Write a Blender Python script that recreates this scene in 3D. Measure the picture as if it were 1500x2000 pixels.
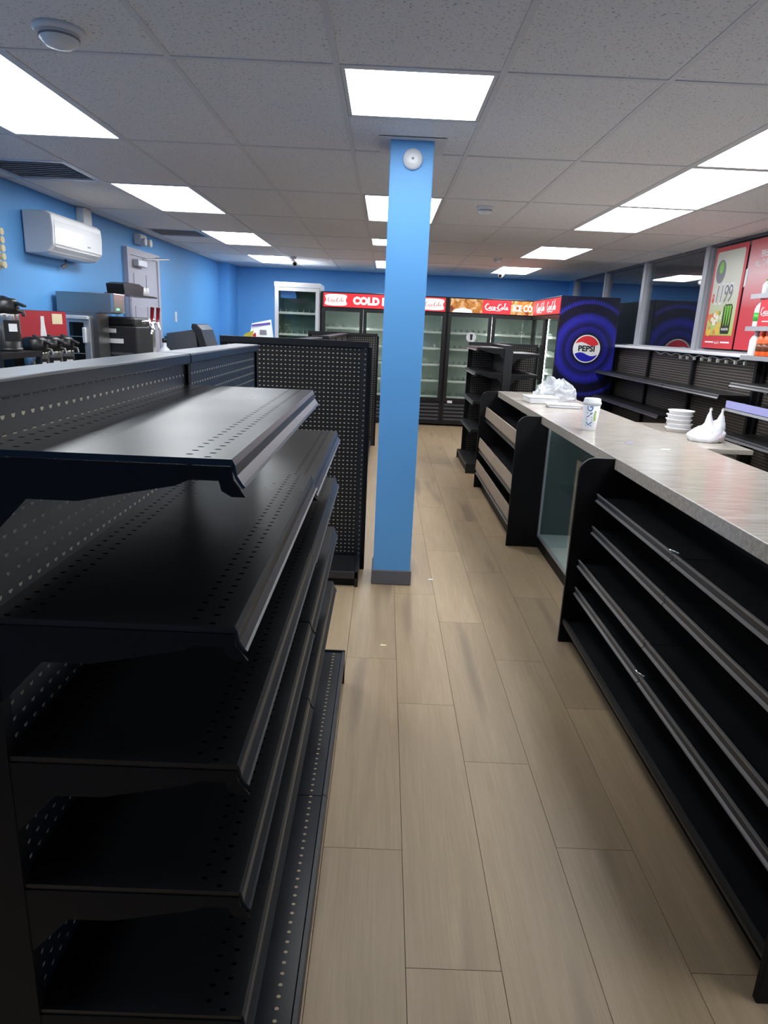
import bpy, math, random
from mathutils import Matrix, Vector, Euler, noise
random.seed(7)
for o in list(bpy.data.objects): bpy.data.objects.remove(o)
scn = bpy.context.scene
COL = scn.collection

# ------------------------------------------------------------------ camera, world, exposure
F_PX, W_PX, H_PX = 1300.0, 1500, 2000
yaw, pitch, roll = (math.radians(a) for a in (0.504, 15.485, -2.595))
cam_d = bpy.data.cameras.new('camera'); cam = bpy.data.objects.new('camera', cam_d); COL.objects.link(cam)
fw = Vector((math.sin(yaw)*math.cos(pitch), math.cos(yaw)*math.cos(pitch), -math.sin(pitch)))
rt = Vector((math.cos(yaw), -math.sin(yaw), 0)); dn = fw.cross(rt)
r2 = math.cos(roll)*rt + math.sin(roll)*dn; d2 = -math.sin(roll)*rt + math.cos(roll)*dn
M = Matrix((r2, -d2, -fw)).transposed().to_4x4(); M.translation = (0, 0, 1.49)
cam.matrix_world = M
cam_d.sensor_fit = 'VERTICAL'; cam_d.sensor_height = 24.0; cam_d.lens = F_PX/H_PX*24.0
cam_d.clip_start = 0.05; cam_d.clip_end = 100
scn.camera = cam
wd = bpy.data.worlds.new('night'); scn.world = wd; wd.use_nodes = True
wd.node_tree.nodes['Background'].inputs[0].default_value = (0.004, 0.005, 0.008, 1)
wd.node_tree.nodes['Background'].inputs[1].default_value = 1.0
vs = scn.view_settings
vs.view_transform = 'Standard'; vs.look = 'None'; vs.gamma = 1; vs.use_curve_mapping = False
vs.exposure = 1.0
LAMP = 7.0          # emission strength of the ceiling panels

# ------------------------------------------------------------------ materials
MATS = {}
def nt(m): return m.node_tree.nodes, m.node_tree.links
def mat(name, col=(.5,.5,.5), rough=.5, metal=0, spec=.5, emit=None, es=0, coat=0):
    m = bpy.data.materials.new(name); m.use_nodes = True
    b = m.node_tree.nodes['Principled BSDF']
    b.inputs['Base Color'].default_value = (*col, 1); b.inputs['Roughness'].default_value = rough
    b.inputs['Metallic'].default_value = metal; b.inputs['Specular IOR Level'].default_value = spec
    b.inputs['Coat Weight'].default_value = coat
    if emit: b.inputs['Emission Color'].default_value = (*emit, 1); b.inputs['Emission Strength'].default_value = es
    MATS[name] = m; return m
def N(m, t, **kw):
    n = m.node_tree.nodes.new(t)
    for k, v in kw.items(): setattr(n, k, v)
    return n
def math_(m, op, a, b=None, c=None):
    n = N(m, 'ShaderNodeMath', operation=op)
    for i, v in enumerate((a, b, c)):
        if v is None: continue
        if isinstance(v, (int, float)): n.inputs[i].default_value = v
        else: m.node_tree.links.new(v, n.inputs[i])
    return n.outputs[0]
def mixc(m, fac, a, b):
    n = N(m, 'ShaderNodeMix', data_type='RGBA')
    for i, v in ((0, fac), (6, a), (7, b)):
        if isinstance(v, (int, float)): n.inputs[i].default_value = v
        elif isinstance(v, tuple): n.inputs[i].default_value = (*v, 1)
        else: m.node_tree.links.new(v, n.inputs[i])
    return n.outputs[2]
def coords(m):
    t = N(m, 'ShaderNodeTexCoord'); s = N(m, 'ShaderNodeSeparateXYZ')
    m.node_tree.links.new(t.outputs['Object'], s.inputs[0]); return t.outputs['Object'], s.outputs
def bsdf(m): return m.node_tree.nodes['Principled BSDF']
def grime(m, base, amt=.25, scale=6, rough=None):
    co, _ = coords(m)
    n = N(m, 'ShaderNodeTexNoise'); n.inputs['Scale'].default_value = scale; n.inputs['Detail'].default_value = 6
    m.node_tree.links.new(co, n.inputs['Vector'])
    lo = tuple(c*(1-amt) for c in base); hi = tuple(min(1, c*(1+amt)) for c in base)
    m.node_tree.links.new(mixc(m, n.outputs['Fac'], lo, hi), bsdf(m).inputs['Base Color'])
    if rough:
        r = N(m, 'ShaderNodeMapRange'); r.inputs[3].default_value = rough[0]; r.inputs[4].default_value = rough[1]
        m.node_tree.links.new(n.outputs['Fac'], r.inputs[0]); m.node_tree.links.new(r.outputs[0], bsdf(m).inputs['Roughness'])
    return m

def holes(m, base, u, v, p=.0254, r=.0042, hole=(.001,.001,.001), rim=(.55,.46,.34), rough=.5, vmax=None):
    """round peg holes in the object's own u/v axes: a dark bore with the raw board edge showing on its lower rim"""
    _, s = coords(m)
    fu = math_(m, 'SUBTRACT', math_(m, 'FRACT', math_(m, 'DIVIDE', s[u], p)), .5)
    fv = math_(m, 'SUBTRACT', math_(m, 'FRACT', math_(m, 'DIVIDE', s[v], p)), .5)
    rr = math_(m, 'SQRT', math_(m, 'ADD', math_(m, 'MULTIPLY', fu, fu), math_(m, 'MULTIPLY', fv, fv)))
    inside = math_(m, 'LESS_THAN', rr, r/p)
    low = math_(m, 'LESS_THAN', fv, 0.03)
    c = mixc(m, low, hole, rim)
    m.node_tree.links.new(mixc(m, inside, base, c), bsdf(m).inputs['Base Color'])
    bsdf(m).inputs['Roughness'].default_value = rough
    return m
def slots(m, base, rows, pitch=.0254, rx=.0046, ry=.0028, hole=(.001,.001,.001), rough=(.24,.34)):
    """rows of short slots along local y at the given local |x| positions"""
    co, s = coords(m)
    ax = math_(m, 'ABSOLUTE', s[0]); tot = None
    for i, xr in enumerate(rows):
        fy = math_(m, 'SUBTRACT', math_(m, 'FRACT', math_(m, 'ADD', math_(m, 'DIVIDE', s[1], pitch), .5*(i % 2))), .5)
        dy = math_(m, 'MULTIPLY', fy, pitch/ry); dx = math_(m, 'DIVIDE', math_(m, 'SUBTRACT', ax, xr), rx)
        d = math_(m, 'LESS_THAN', math_(m, 'ADD', math_(m, 'MULTIPLY', dx, dx), math_(m, 'MULTIPLY', dy, dy)), 1)
        tot = d if tot is None else math_(m, 'MAXIMUM', tot, d)
    n = N(m, 'ShaderNodeTexNoise'); n.inputs['Scale'].default_value = 5; n.inputs['Detail'].default_value = 7
    m.node_tree.links.new(co, n.inputs['Vector'])
    b2 = mixc(m, n.outputs['Fac'], tuple(c*.8 for c in base), tuple(c*1.25 for c in base))
    m.node_tree.links.new(mixc(m, tot, b2, hole), bsdf(m).inputs['Base Color'])
    m.node_tree.links.new(math_(m, 'MULTIPLY', math_(m, 'SUBTRACT', 1.0, tot), .5), bsdf(m).inputs['Specular IOR Level'])
    r = N(m, 'ShaderNodeMapRange'); r.inputs[3].default_value = rough[0]; r.inputs[4].default_value = rough[1]
    m.node_tree.links.new(n.outputs['Fac'], r.inputs[0]); m.node_tree.links.new(r.outputs[0], bsdf(m).inputs['Roughness'])
    return m

BLK = (.006, .0065, .008)
grime(mat('black_metal', BLK, .4), BLK, .3, 8, (.32, .48))
grime(mat('black_side', (.004,.004,.005), .5, spec=.25), (.004,.004,.005), .3, 8, (.42,.6))
slots(mat('shelf_black', BLK), BLK, [.345-.030, .345-.055, .055, .082])
slots(mat('deck_black', (.008,.0085,.012)), (.008,.0085,.012), [.392-.035], ry=.0035, rx=.0045, hole=(.45,.36,.25))
mat('channel', (.05,.052,.058), .3, .5)
mat('rail', (.24,.235,.235), .36, .3)
mat('rail_dark', (.03,.03,.033), .4)
mat('tan_strip', (.34,.27,.215), .45)
mat('cap_metal', (.022,.027,.035), .27, .1)
PEG = (.006,.0058,.006)
holes(mat('peg_yz', PEG), PEG, 1, 2)
holes(mat('peg_xz', PEG), PEG, 0, 2, r=.0052)
holes(mat('peg_grey_yz', (.018,.022,.028)), (.018,.022,.028), 1, 2, r=.0046, rim=(.62,.55,.42), rough=.35)
holes(mat('peg_brown_yz', (.02,.0175,.0165)), (.02,.0175,.0165), 1, 2, r=.007, hole=(.003,.003,.003), rim=(.30,.25,.2))
holes(mat('upright', (.012,.012,.014)), (.012,.012,.014), 0, 2, p=.03, r=.0045, hole=(.3,.3,.3), rim=(.3,.3,.3))
BLUE = (.115,.37,.76)
m = grime(mat('blue_paint', BLUE, .55), BLUE, .05, 3)
mat('blue_pillar', (.13,.41,.83), .5)
mat('trim_grey', (.13,.13,.145), .45)
mat('white_plastic', (.78,.78,.80), .35)
mat('white_gloss', (.8,.8,.82), .12); mat('white_paint', (.72,.73,.76), .4)
mat('lilac_paint', (.42,.42,.50), .45)
mat('aluminium', (.55,.56,.60), .35, .6)
mat('window_frame', (.46,.47,.51), .4, .2)
mat('steel', (.36,.35,.34), .3, .9)
mat('steel_bright', (.6,.59,.57), .22, .9)
mat('chrome', (.8,.8,.82), .08, 1)
mat('black_plastic', (.012,.012,.013), .35)
mat('dark_glass', (.01,.012,.012), .08)
mat('grey_machine', (.075,.08,.09), .4)
mat('dark_machine', (.02,.021,.025), .35)
mat('cream', (.75,.66,.42), .6)
mat('paper', (.85,.85,.86), .6)
mat('red_panel', (.44,.025,.04), .35)
mat('red', (.62,.02,.03), .4, emit=(.62,.02,.03), es=.25)
mat('red_sign', (.68,.025,.035), .4, emit=(.72,.02,.03), es=.55)
mat('white_print', (.9,.88,.88), .45, emit=(1,.97,.97), es=.45)
mat('pink_print', (.75,.35,.37), .5)
mat('print_white', (.82,.82,.83), .45)
mat('logo_red', (.75,.03,.04), .35); mat('logo_blue', (.012,.012,.42), .35); mat('logo_white', (.85,.85,.84), .4)
mat('ink_black', (.01,.01,.012), .4)
mat('ink_grey', (.22,.22,.25), .5)
mat('poster_red', (.62,.035,.05), .4)
mat('poster_gap', (.02,.02,.02), .5)
mat('monster_green', (.18,.55,.03), .4); mat('can_dark', (.02,.03,.02), .3)
mat('green_label', (.05,.5,.06), .4); mat('orange', (.85,.12,.02), .35); mat('brown_drink', (.16,.05,.02), .3)
mat('food_yellow', (.8,.5,.06), .5); mat('food_orange', (.75,.22,.04), .5); mat('food_white', (.85,.8,.7), .5); mat('food_green', (.25,.42,.08), .5)
mat('violet_strip', (.33,.33,.62), .35)
mat('cooler_white', (.8,.82,.86), .3); mat('cooler_inner', (.72,.77,.72), .5)
mat('cooler_inner_green', (.34,.48,.39), .5)
mat('cooler_added_glow', (.8,.85,.82), .4, emit=(.9,1,.95), es=16.0); mat('shelf_white', (.75,.78,.75), .4)  # the emissive one is an added glow for brightening cooler interiors
mat('wire', (.6,.63,.6), .35, .5)
mat('blue_tag', (.05,.22,.7), .4); mat('purple', (.12,.07,.35), .5); mat('yellow', (.8,.68,.05), .5); mat('dark_red', (.3,.01,.02), .35)
mat('king_blue', (.01,.16,.5), .4); mat('king_green', (.5,.75,.25), .5)
mat('led_green', (.1,.8,.3), .4, emit=(.1,1,.3), es=2)
mat('bag_white', (.78,.79,.83), .45); bsdf(MATS['bag_white']).inputs['Subsurface Weight'].default_value = .2
m = MATS['bag_white']; co, s_o = coords(m)
n1 = N(m, 'ShaderNodeTexNoise'); n1.inputs['Scale'].default_value = 9; m.node_tree.links.new(co, n1.inputs['Vector'])
mr = N(m, 'ShaderNodeMapRange'); mr.inputs[1].default_value = .58; mr.inputs[2].default_value = .7; m.node_tree.links.new(n1.outputs[0], mr.inputs[0])
m.node_tree.links.new(mixc(m, mr.outputs[0], (.78,.79,.83), (.8,.5,.54)), bsdf(m).inputs['Base Color'])
mat('film', (.72,.75,.8), .2); bsdf(MATS['film']).inputs['Alpha'].default_value = .5
mat('interior_white', (.8,.83,.82), .4); mat('case_back', (.12,.15,.155), .4); mat('case_added_glow', (.8,.8,.8), .4, emit=(.95,1,1), es=1.6)  # the emissive one is for the strip added inside the display case
mat('diffuser', (.9,.9,.9), .5, emit=(.93,.97,1.0), es=LAMP)

# clear panes: tinted transmission plus the Fresnel reflection of both faces
def glass(name, tint, k=2.0):
    m = bpy.data.materials.new(name); m.use_nodes = True; n = m.node_tree.nodes; l = m.node_tree.links
    n.remove(n['Principled BSDF'])
    tr = n.new('ShaderNodeBsdfTransparent'); tr.inputs[0].default_value = (*tint, 1)
    gl = n.new('ShaderNodeBsdfGlossy'); gl.inputs['Roughness'].default_value = .015; gl.inputs['Color'].default_value = (.95,.97,1,1)
    fr = n.new('ShaderNodeFresnel'); ge = n.new('ShaderNodeNewGeometry')
    l.new(math_(m, 'ADD', math_(m, 'MULTIPLY', ge.outputs['Backfacing'], 1/1.45-1.45), 1.45), fr.inputs[0])
    mx = n.new('ShaderNodeMixShader')
    l.new(math_(m, 'MINIMUM', math_(m, 'MULTIPLY', fr.outputs[0], k), 1.0), mx.inputs[0])
    l.new(tr.outputs[0], mx.inputs[1]); l.new(gl.outputs[0], mx.inputs[2]); l.new(mx.outputs[0], n['Material Output'].inputs[0])
    MATS[name] = m
glass('window_glass', (.9,.91,.92), 1.4); glass('cooler_glass', (.93,.96,.94), .8); glass('case_glass', (.90,.95,.94), .8)
glass('clear_plastic', (.85,.88,.9), 1.5)

# oak planks: long grain, per-plank tone
m = mat('oak', (.4,.3,.2), .42)
co, s = coords(m)
info = N(m, 'ShaderNodeObjectInfo')
off = N(m, 'ShaderNodeVectorMath', operation='MULTIPLY_ADD'); m.node_tree.links.new(co, off.inputs[0]); off.inputs[1].default_value = (9, .9, 1)
cmb = N(m, 'ShaderNodeCombineXYZ'); rnd = math_(m, 'MULTIPLY', info.outputs['Random'], 57.0)
for i in range(3): m.node_tree.links.new(rnd, cmb.inputs[i])
m.node_tree.links.new(cmb.outputs[0], off.inputs[2])
n1 = N(m, 'ShaderNodeTexNoise'); n1.inputs['Scale'].default_value = 1.3; n1.inputs['Detail'].default_value = 5; n1.inputs['Distortion'].default_value = 1.2
m.node_tree.links.new(off.outputs[0], n1.inputs['Vector'])
off2 = N(m, 'ShaderNodeVectorMath', operation='MULTIPLY'); m.node_tree.links.new(off.outputs[0], off2.inputs[0]); off2.inputs[1].default_value = (7, 1.6, 1)
n2 = N(m, 'ShaderNodeTexNoise'); n2.inputs['Scale'].default_value = 3; n2.inputs['Detail'].default_value = 8; n2.inputs['Roughness'].default_value = .65
m.node_tree.links.new(off2.outputs[0], n2.inputs['Vector'])
n3 = N(m, 'ShaderNodeTexNoise'); n3.inputs['Scale'].default_value = .9; n3.inputs['Detail'].default_value = 1
m.node_tree.links.new(off.outputs[0], n3.inputs['Vector'])
knot = N(m, 'ShaderNodeMapRange'); knot.inputs[1].default_value = .64; knot.inputs[2].default_value = .76; m.node_tree.links.new(n3.outputs[0], knot.inputs[0])
c1 = mixc(m, n1.outputs[0], (.37,.262,.152), (.57,.425,.265))
c2 = mixc(m, math_(m, 'MULTIPLY', n2.outputs[0], .7), c1, (.24,.16,.092))
c3 = mixc(m, math_(m, 'MULTIPLY', knot.outputs[0], .6), c2, (.17,.12,.085))
tone = N(m, 'ShaderNodeMapRange'); tone.inputs[3].default_value = .9; tone.inputs[4].default_value = 1.08; m.node_tree.links.new(info.outputs['Random'], tone.inputs[0])
vm = N(m, 'ShaderNodeVectorMath', operation='SCALE'); m.node_tree.links.new(c3, vm.inputs[0]); m.node_tree.links.new(tone.outputs[0], vm.inputs['Scale'])
m.node_tree.links.new(vm.outputs[0], bsdf(m).inputs['Base Color'])
bp = N(m, 'ShaderNodeBump'); bp.inputs['Strength'].default_value = .06; bp.inputs['Distance'].default_value = .002
m.node_tree.links.new(n2.outputs[0], bp.inputs['Height']); m.node_tree.links.new(bp.outputs[0], bsdf(m).inputs['Normal'])
mat('subfloor', (.13,.10,.075), .8)

# mineral ceiling tile: pits and fissures
m = mat('ceiling_tile', (.62,.61,.61), .9, spec=.2)
co, s = coords(m)
v = N(m, 'ShaderNodeTexNoise'); v.inputs['Scale'].default_value = 95; v.inputs['Detail'].default_value = 3; v.inputs['Distortion'].default_value = .6
m.node_tree.links.new(co, v.inputs['Vector'])
pit = N(m, 'ShaderNodeMapRange'); pit.inputs[1].default_value = .60; pit.inputs[2].default_value = .68; m.node_tree.links.new(v.outputs[0], pit.inputs[0])
m.node_tree.links.new(mixc(m, pit.outputs[0], (.84,.83,.83), (.48,.47,.47)), bsdf(m).inputs['Base Color'])
bp = N(m, 'ShaderNodeBump'); bp.invert = True; bp.inputs['Strength'].default_value = .5; bp.inputs['Distance'].default_value = .003
m.node_tree.links.new(pit.outputs[0], bp.inputs['Height']); m.node_tree.links.new(bp.outputs[0], bsdf(m).inputs['Normal'])
mat('tee_bar', (.72,.72,.73), .5)
mat('plenum', (.05,.05,.05), .9)

# laminate counter: beige, streaked along its width
m = mat('laminate', (.5,.45,.4), .16)
co, s = coords(m)
st = N(m, 'ShaderNodeVectorMath', operation='MULTIPLY'); m.node_tree.links.new(co, st.inputs[0]); st.inputs[1].default_value = (3, 26, 26)
n1 = N(m, 'ShaderNodeTexNoise'); n1.inputs['Scale'].default_value = 2.2; n1.inputs['Detail'].default_value = 8; n1.inputs['Roughness'].default_value = .7
m.node_tree.links.new(st.outputs[0], n1.inputs['Vector'])
rp = N(m, 'ShaderNodeMapRange'); rp.inputs[1].default_value = .3; rp.inputs[2].default_value = .7; m.node_tree.links.new(n1.outputs[0], rp.inputs[0])
m.node_tree.links.new(mixc(m, rp.outputs[0], (.33,.285,.24), (.56,.51,.455)), bsdf(m).inputs['Base Color'])

# printed side wrap of the corner cooler: blue pulse rings round the roundel (flat print)
m = mat('ring_wrap', (.01,.01,.015), .3)
_, s = coords(m)
RC = (-.395, 1.335)     # roundel centre: local depth (y) and z on the side panel
dy = math_(m, 'SUBTRACT', s[1], -RC[0]); dz = math_(m, 'SUBTRACT', s[2], RC[1])
rr = math_(m, 'SQRT', math_(m, 'ADD', math_(m, 'MULTIPLY', dy, dy), math_(m, 'MULTIPLY', dz, dz)))
ang = math_(m, 'ARCTAN2', dz, dy)
ramp = N(m, 'ShaderNodeValToRGB'); m.node_tree.links.new(math_(m, 'DIVIDE', rr, .72), ramp.inputs[0])
e = ramp.color_ramp.elements
stops = [(0,(.004,.004,.01)),(.27,(.004,.004,.02)),(.30,(.012,.012,.22)),(.37,(.022,.022,.4)),(.405,(.006,.006,.05)),(.45,(.012,.012,.2)),(.53,(.035,.036,.6)),(.60,(.02,.02,.34)),(.635,(.003,.003,.006)),(.77,(.003,.003,.005)),(.80,(.03,.03,.42)),(.83,(.02,.02,.3)),(.865,(.003,.003,.005)),(1,(.003,.003,.004))]
e[0].position, e[0].color = stops[0][0], (*stops[0][1], 1); e[1].position, e[1].color = stops[-1][0], (*stops[-1][1], 1)
for p_, c_ in stops[1:-1]:
    k_ = e.new(p_); k_.color = (*c_, 1)
tick = math_(m, 'GREATER_THAN', math_(m, 'FRACT', math_(m, 'MULTIPLY', ang, 19.0)), .4)
m.node_tree.links.new(mixc(m, tick, (.006,.006,.05), ramp.outputs[0]), bsdf(m).inputs['Base Color'])

# cola-with-ice header print and soft poster fades
m = mat('ice_print', (.4,.2,.05), .4)
co, s = coords(m)
n1 = N(m, 'ShaderNodeTexNoise'); n1.inputs['Scale'].default_value = 9; n1.inputs['Detail'].default_value = 4; n1.inputs['Distortion'].default_value = 1
m.node_tree.links.new(co, n1.inputs['Vector'])
cr = N(m, 'ShaderNodeValToRGB'); m.node_tree.links.new(n1.outputs[0], cr.inputs[0]); e = cr.color_ramp.elements
e[0].position = .3; e[0].color = (.14,.02,.01,1); e[1].position = .72; e[1].color = (.85,.7,.45,1); k_ = e.new(.5); k_.color = (.5,.2,.03,1)
m.node_tree.links.new(cr.outputs[0], bsdf(m).inputs['Base Color']); m.node_tree.links.new(cr.outputs[0], bsdf(m).inputs['Emission Color'])
bsdf(m).inputs['Emission Strength'].default_value = .35
m = mat('poster_pale', (.6,.62,.45), .35)
_, s = coords(m)
cr = N(m, 'ShaderNodeValToRGB'); m.node_tree.links.new(s[2], cr.inputs[0]); e = cr.color_ramp.elements
e[0].position = .15; e[0].color = (.42,.55,.12,1); e[1].position = .85; e[1].color = (.62,.63,.52,1); k_ = e.new(.5); k_.color = (.66,.66,.56,1)
m.node_tree.links.new(cr.outputs[0], bsdf(m).inputs['Base Color'])
m = mat('poster_fade', (.7,.3,.3), .35)
_, s = coords(m)
cr = N(m, 'ShaderNodeValToRGB'); m.node_tree.links.new(s[2], cr.inputs[0]); e = cr.color_ramp.elements
e[0].position = .35; e[0].color = (.6,.04,.06,1); e[1].position = .95; e[1].color = (.6,.04,.06,1); k_ = e.new(.65); k_.color = (.72,.42,.45,1)
m.node_tree.links.new(cr.outputs[0], bsdf(m).inputs['Base Color'])

# ------------------------------------------------------------------ mesh helpers
class B:
    def __init__(s): s.v = []; s.f = []; s.sm = []
    def add(s, vs_, fs, smooth=False):
        k = len(s.v); s.v += [tuple(p) for p in vs_]; s.f += [tuple(i+k for i in f) for f in fs]; s.sm += [smooth]*len(fs); return s
    def box(s, x0, x1, y0, y1, z0, z1):
        return s.add([(x0,y0,z0),(x1,y0,z0),(x1,y1,z0),(x0,y1,z0),(x0,y0,z1),(x1,y0,z1),(x1,y1,z1),(x0,y1,z1)],
                     [(0,3,2,1),(4,5,6,7),(0,1,5,4),(1,2,6,5),(2,3,7,6),(3,0,4,7)])
    def prism(s, poly, axis, a, b):
        """polygon in the other two axes (in x,y,z order) swept from a to b along axis"""
        def P(p, t): return {'x': (t,p[0],p[1]), 'y': (p[0],t,p[1]), 'z': (p[0],p[1],t)}[axis]
        ar = sum(poly[i][0]*poly[(i+1) % len(poly)][1]-poly[(i+1) % len(poly)][0]*poly[i][1] for i in range(len(poly)))
        if (ar > 0) == (axis == 'y'): poly = poly[::-1]
        n = len(poly)
        return s.add([P(p,a) for p in poly]+[P(p,b) for p in poly],
                     [tuple(range(n))[::-1], tuple(range(n,2*n))]+[(i,(i+1) % n,n+(i+1) % n,n+i) for i in range(n)])
    def lathe(s, prof, c=(0,0,0), n=20, axis='z', smooth=True):
        vs_ = []
        for r, h in prof:
            for i in range(n):
                a = 2*math.pi*i/n; u, w = r*math.cos(a), r*math.sin(a)
                vs_.append({'z': (c[0]+u,c[1]+w,c[2]+h), 'y': (c[0]+w,c[1]+h,c[2]+u), 'x': (c[0]+h,c[1]+u,c[2]+w)}[axis])
        fs = []
        for j in range(len(prof)-1):
            for i in range(n): fs.append((j*n+i, j*n+(i+1) % n, (j+1)*n+(i+1) % n, (j+1)*n+i))
        k = len(s.v); s.add(vs_, fs, smooth)
        s.add([], [tuple(k+i for i in range(n))[::-1], tuple(k+(len(prof)-1)*n+i for i in range(n))]) if False else None
        s.f += [tuple(k+i for i in range(n))[::-1], tuple(k+(len(prof)-1)*n+i for i in range(n))]; s.sm += [False, False]
        return s
    def tube(s, path, r, n=8):
        path = [Vector(p) for p in path]; rings = []
        for i, p in enumerate(path):
            t = (path[min(i+1,len(path)-1)]-path[max(i-1,0)]).normalized()
            up = Vector((0,0,1)) if abs(t.z) < .9 else Vector((1,0,0))
            a = t.cross(up).normalized(); b = a.cross(t)
            rad = r[i] if isinstance(r, (list, tuple)) else r
            rings += [p+rad*(math.cos(2*math.pi*j/n)*a+math.sin(2*math.pi*j/n)*b) for j in range(n)]
        fs = [(i*n+j, i*n+(j+1) % n, (i+1)*n+(j+1) % n, (i+1)*n+j) for i in range(len(path)-1) for j in range(n)]
        k = len(s.v); s.add(rings, fs, True)
        s.f += [tuple(k+j for j in range(n)), tuple(k+(len(path)-1)*n+j for j in range(n))[::-1]]; s.sm += [False, False]
        return s
    def mesh(s, name, mt, off=(0,0,0)):
        me = bpy.data.meshes.new(name)
        me.from_pydata([(x-off[0],y-off[1],z-off[2]) for x,y,z in s.v], [], s.f)
        me.polygons.foreach_set('use_smooth', s.sm); me.materials.append(MATS[mt]); me.validate(); me.update(); return me
    def build(s, name, mt, parent, local=False, bev=0, seg=2):
        root = parent
        while root and root.parent: root = root.parent
        off = (0,0,0) if local or root is None else tuple(root.location)
        o = bpy.data.objects.new(name, s.mesh(name, mt, off)); COL.objects.link(o); o.parent = parent
        if bev: bevel(o, bev, seg)
        return o
def bevel(o, w, seg=2):
    md = o.modifiers.new('bevel', 'BEVEL'); md.width = w; md.segments = seg; md.limit_method = 'ANGLE'; md.angle_limit = .6
def tag(o, label, cat, group=None):
    o['label'] = label; o['category'] = cat
    if group: o['group'] = group
    return o
def thing(name, label, cat, loc=(0,0,0), rz=0, group=None):
    o = bpy.data.objects.new(name, None); COL.objects.link(o); o.location = loc; o.rotation_euler = (0,0,rz); o.empty_display_size = .1
    return tag(o, label, cat, group)
def solo(name, b, mt, label, cat, group=None, bev=0):
    xs, ys, zs = zip(*b.v); c = ((min(xs)+max(xs))/2, (min(ys)+max(ys))/2, min(zs))
    o = bpy.data.objects.new(name, b.mesh(name, mt, c)); COL.objects.link(o); o.location = c
    if bev: bevel(o, bev)
    return tag(o, label, cat, group)
def struct(name, b, mt, parent=None):
    o = bpy.data.objects.new(name, b.mesh(name, mt)); COL.objects.link(o); o.parent = parent
    if not parent: o['kind'] = 'structure'
    return o
def bx(*a): return B().box(*a)
def rootloc(p):
    while p.parent: p = p.parent
    return p.location
def text(name, s, size, mt, parent, loc, face='-y', ext=.0012, shear=0, bold=0, sx=1.0, align='CENTER', spin=0, local=False):
    """lettering as thin mesh; loc is its centre line, face the way it looks"""
    cu = bpy.data.curves.new('t', 'FONT'); cu.body = s; cu.size = size; cu.extrude = ext; cu.shear = shear; cu.offset = bold
    cu.align_x = align; cu.align_y = 'CENTER'; cu.resolution_u = 3
    t = bpy.data.objects.new('t', cu); COL.objects.link(t)
    me = bpy.data.meshes.new_from_object(t.evaluated_get(bpy.context.evaluated_depsgraph_get()))
    bpy.data.objects.remove(t); bpy.data.curves.remove(cu)
    rz = {'-y': 0, '-x': -math.pi/2, '+x': math.pi/2}[face]
    mtx = Matrix.Rotation(rz, 4, 'Z') @ Matrix.Rotation(math.pi/2, 4, 'X') @ Matrix.Rotation(spin, 4, 'Z') @ Matrix.Diagonal((sx,1,1,1))
    l = Vector(loc) - (Vector((0,0,0)) if local else rootloc(parent))
    me.transform(Matrix.Translation(l) @ mtx)
    me.materials.clear(); me.materials.append(MATS[mt])
    o = bpy.data.objects.new(name, me); COL.objects.link(o); o.parent = parent; return o
def plane_map(face, c):
    """(u right, v up, d out) on a wall that looks towards `face` -> xyz"""
    if face == '-y': return lambda u, v, d=0: (c[0]+u, c[1]-d, c[2]+v)
    if face == '-x': return lambda u, v, d=0: (c[0]-d, c[1]-u, c[2]+v)
    if face == '+x': return lambda u, v, d=0: (c[0]+d, c[1]+u, c[2]+v)
def plate(pts, face, c, d0=0, d1=.001):
    """flat outline (u,v list) on a wall, with a little thickness"""
    P = plane_map(face, c); n = len(pts)
    ar = sum(pts[i][0]*pts[(i+1) % n][1]-pts[(i+1) % n][0]*pts[i][1] for i in range(n))
    if ar < 0: pts = pts[::-1]
    return B().add([P(u,v,d0) for u,v in pts]+[P(u,v,d1) for u,v in pts],
                   [tuple(range(n))[::-1], tuple(range(n,2*n))]+[(i,(i+1) % n,n+(i+1) % n,n+i) for i in range(n)])
def spline(ps, k=6):
    out = []
    for i in range(len(ps)-1):
        p0 = ps[max(i-1,0)]; p1 = ps[i]; p2 = ps[i+1]; p3 = ps[min(i+2,len(ps)-1)]
        for j in range(k):
            t = j/k; out.append(tuple(.5*((2*b)+(-a+c)*t+(2*a-5*b+4*c-d)*t*t+(-a+3*b-3*c+d)*t**3) for a,b,c,d in zip(p0,p1,p2,p3)))
    return out+[tuple(ps[-1])]
def circ(cu, cv, ru, rv, n=40, a0=0, a1=2*math.pi):
    full = abs(a1-a0) > 6.28
    return [(cu+ru*math.cos(a0+(a1-a0)*i/(n if full else n-1)), cv+rv*math.sin(a0+(a1-a0)*i/(n if full else n-1))) for i in range(n)]
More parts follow.
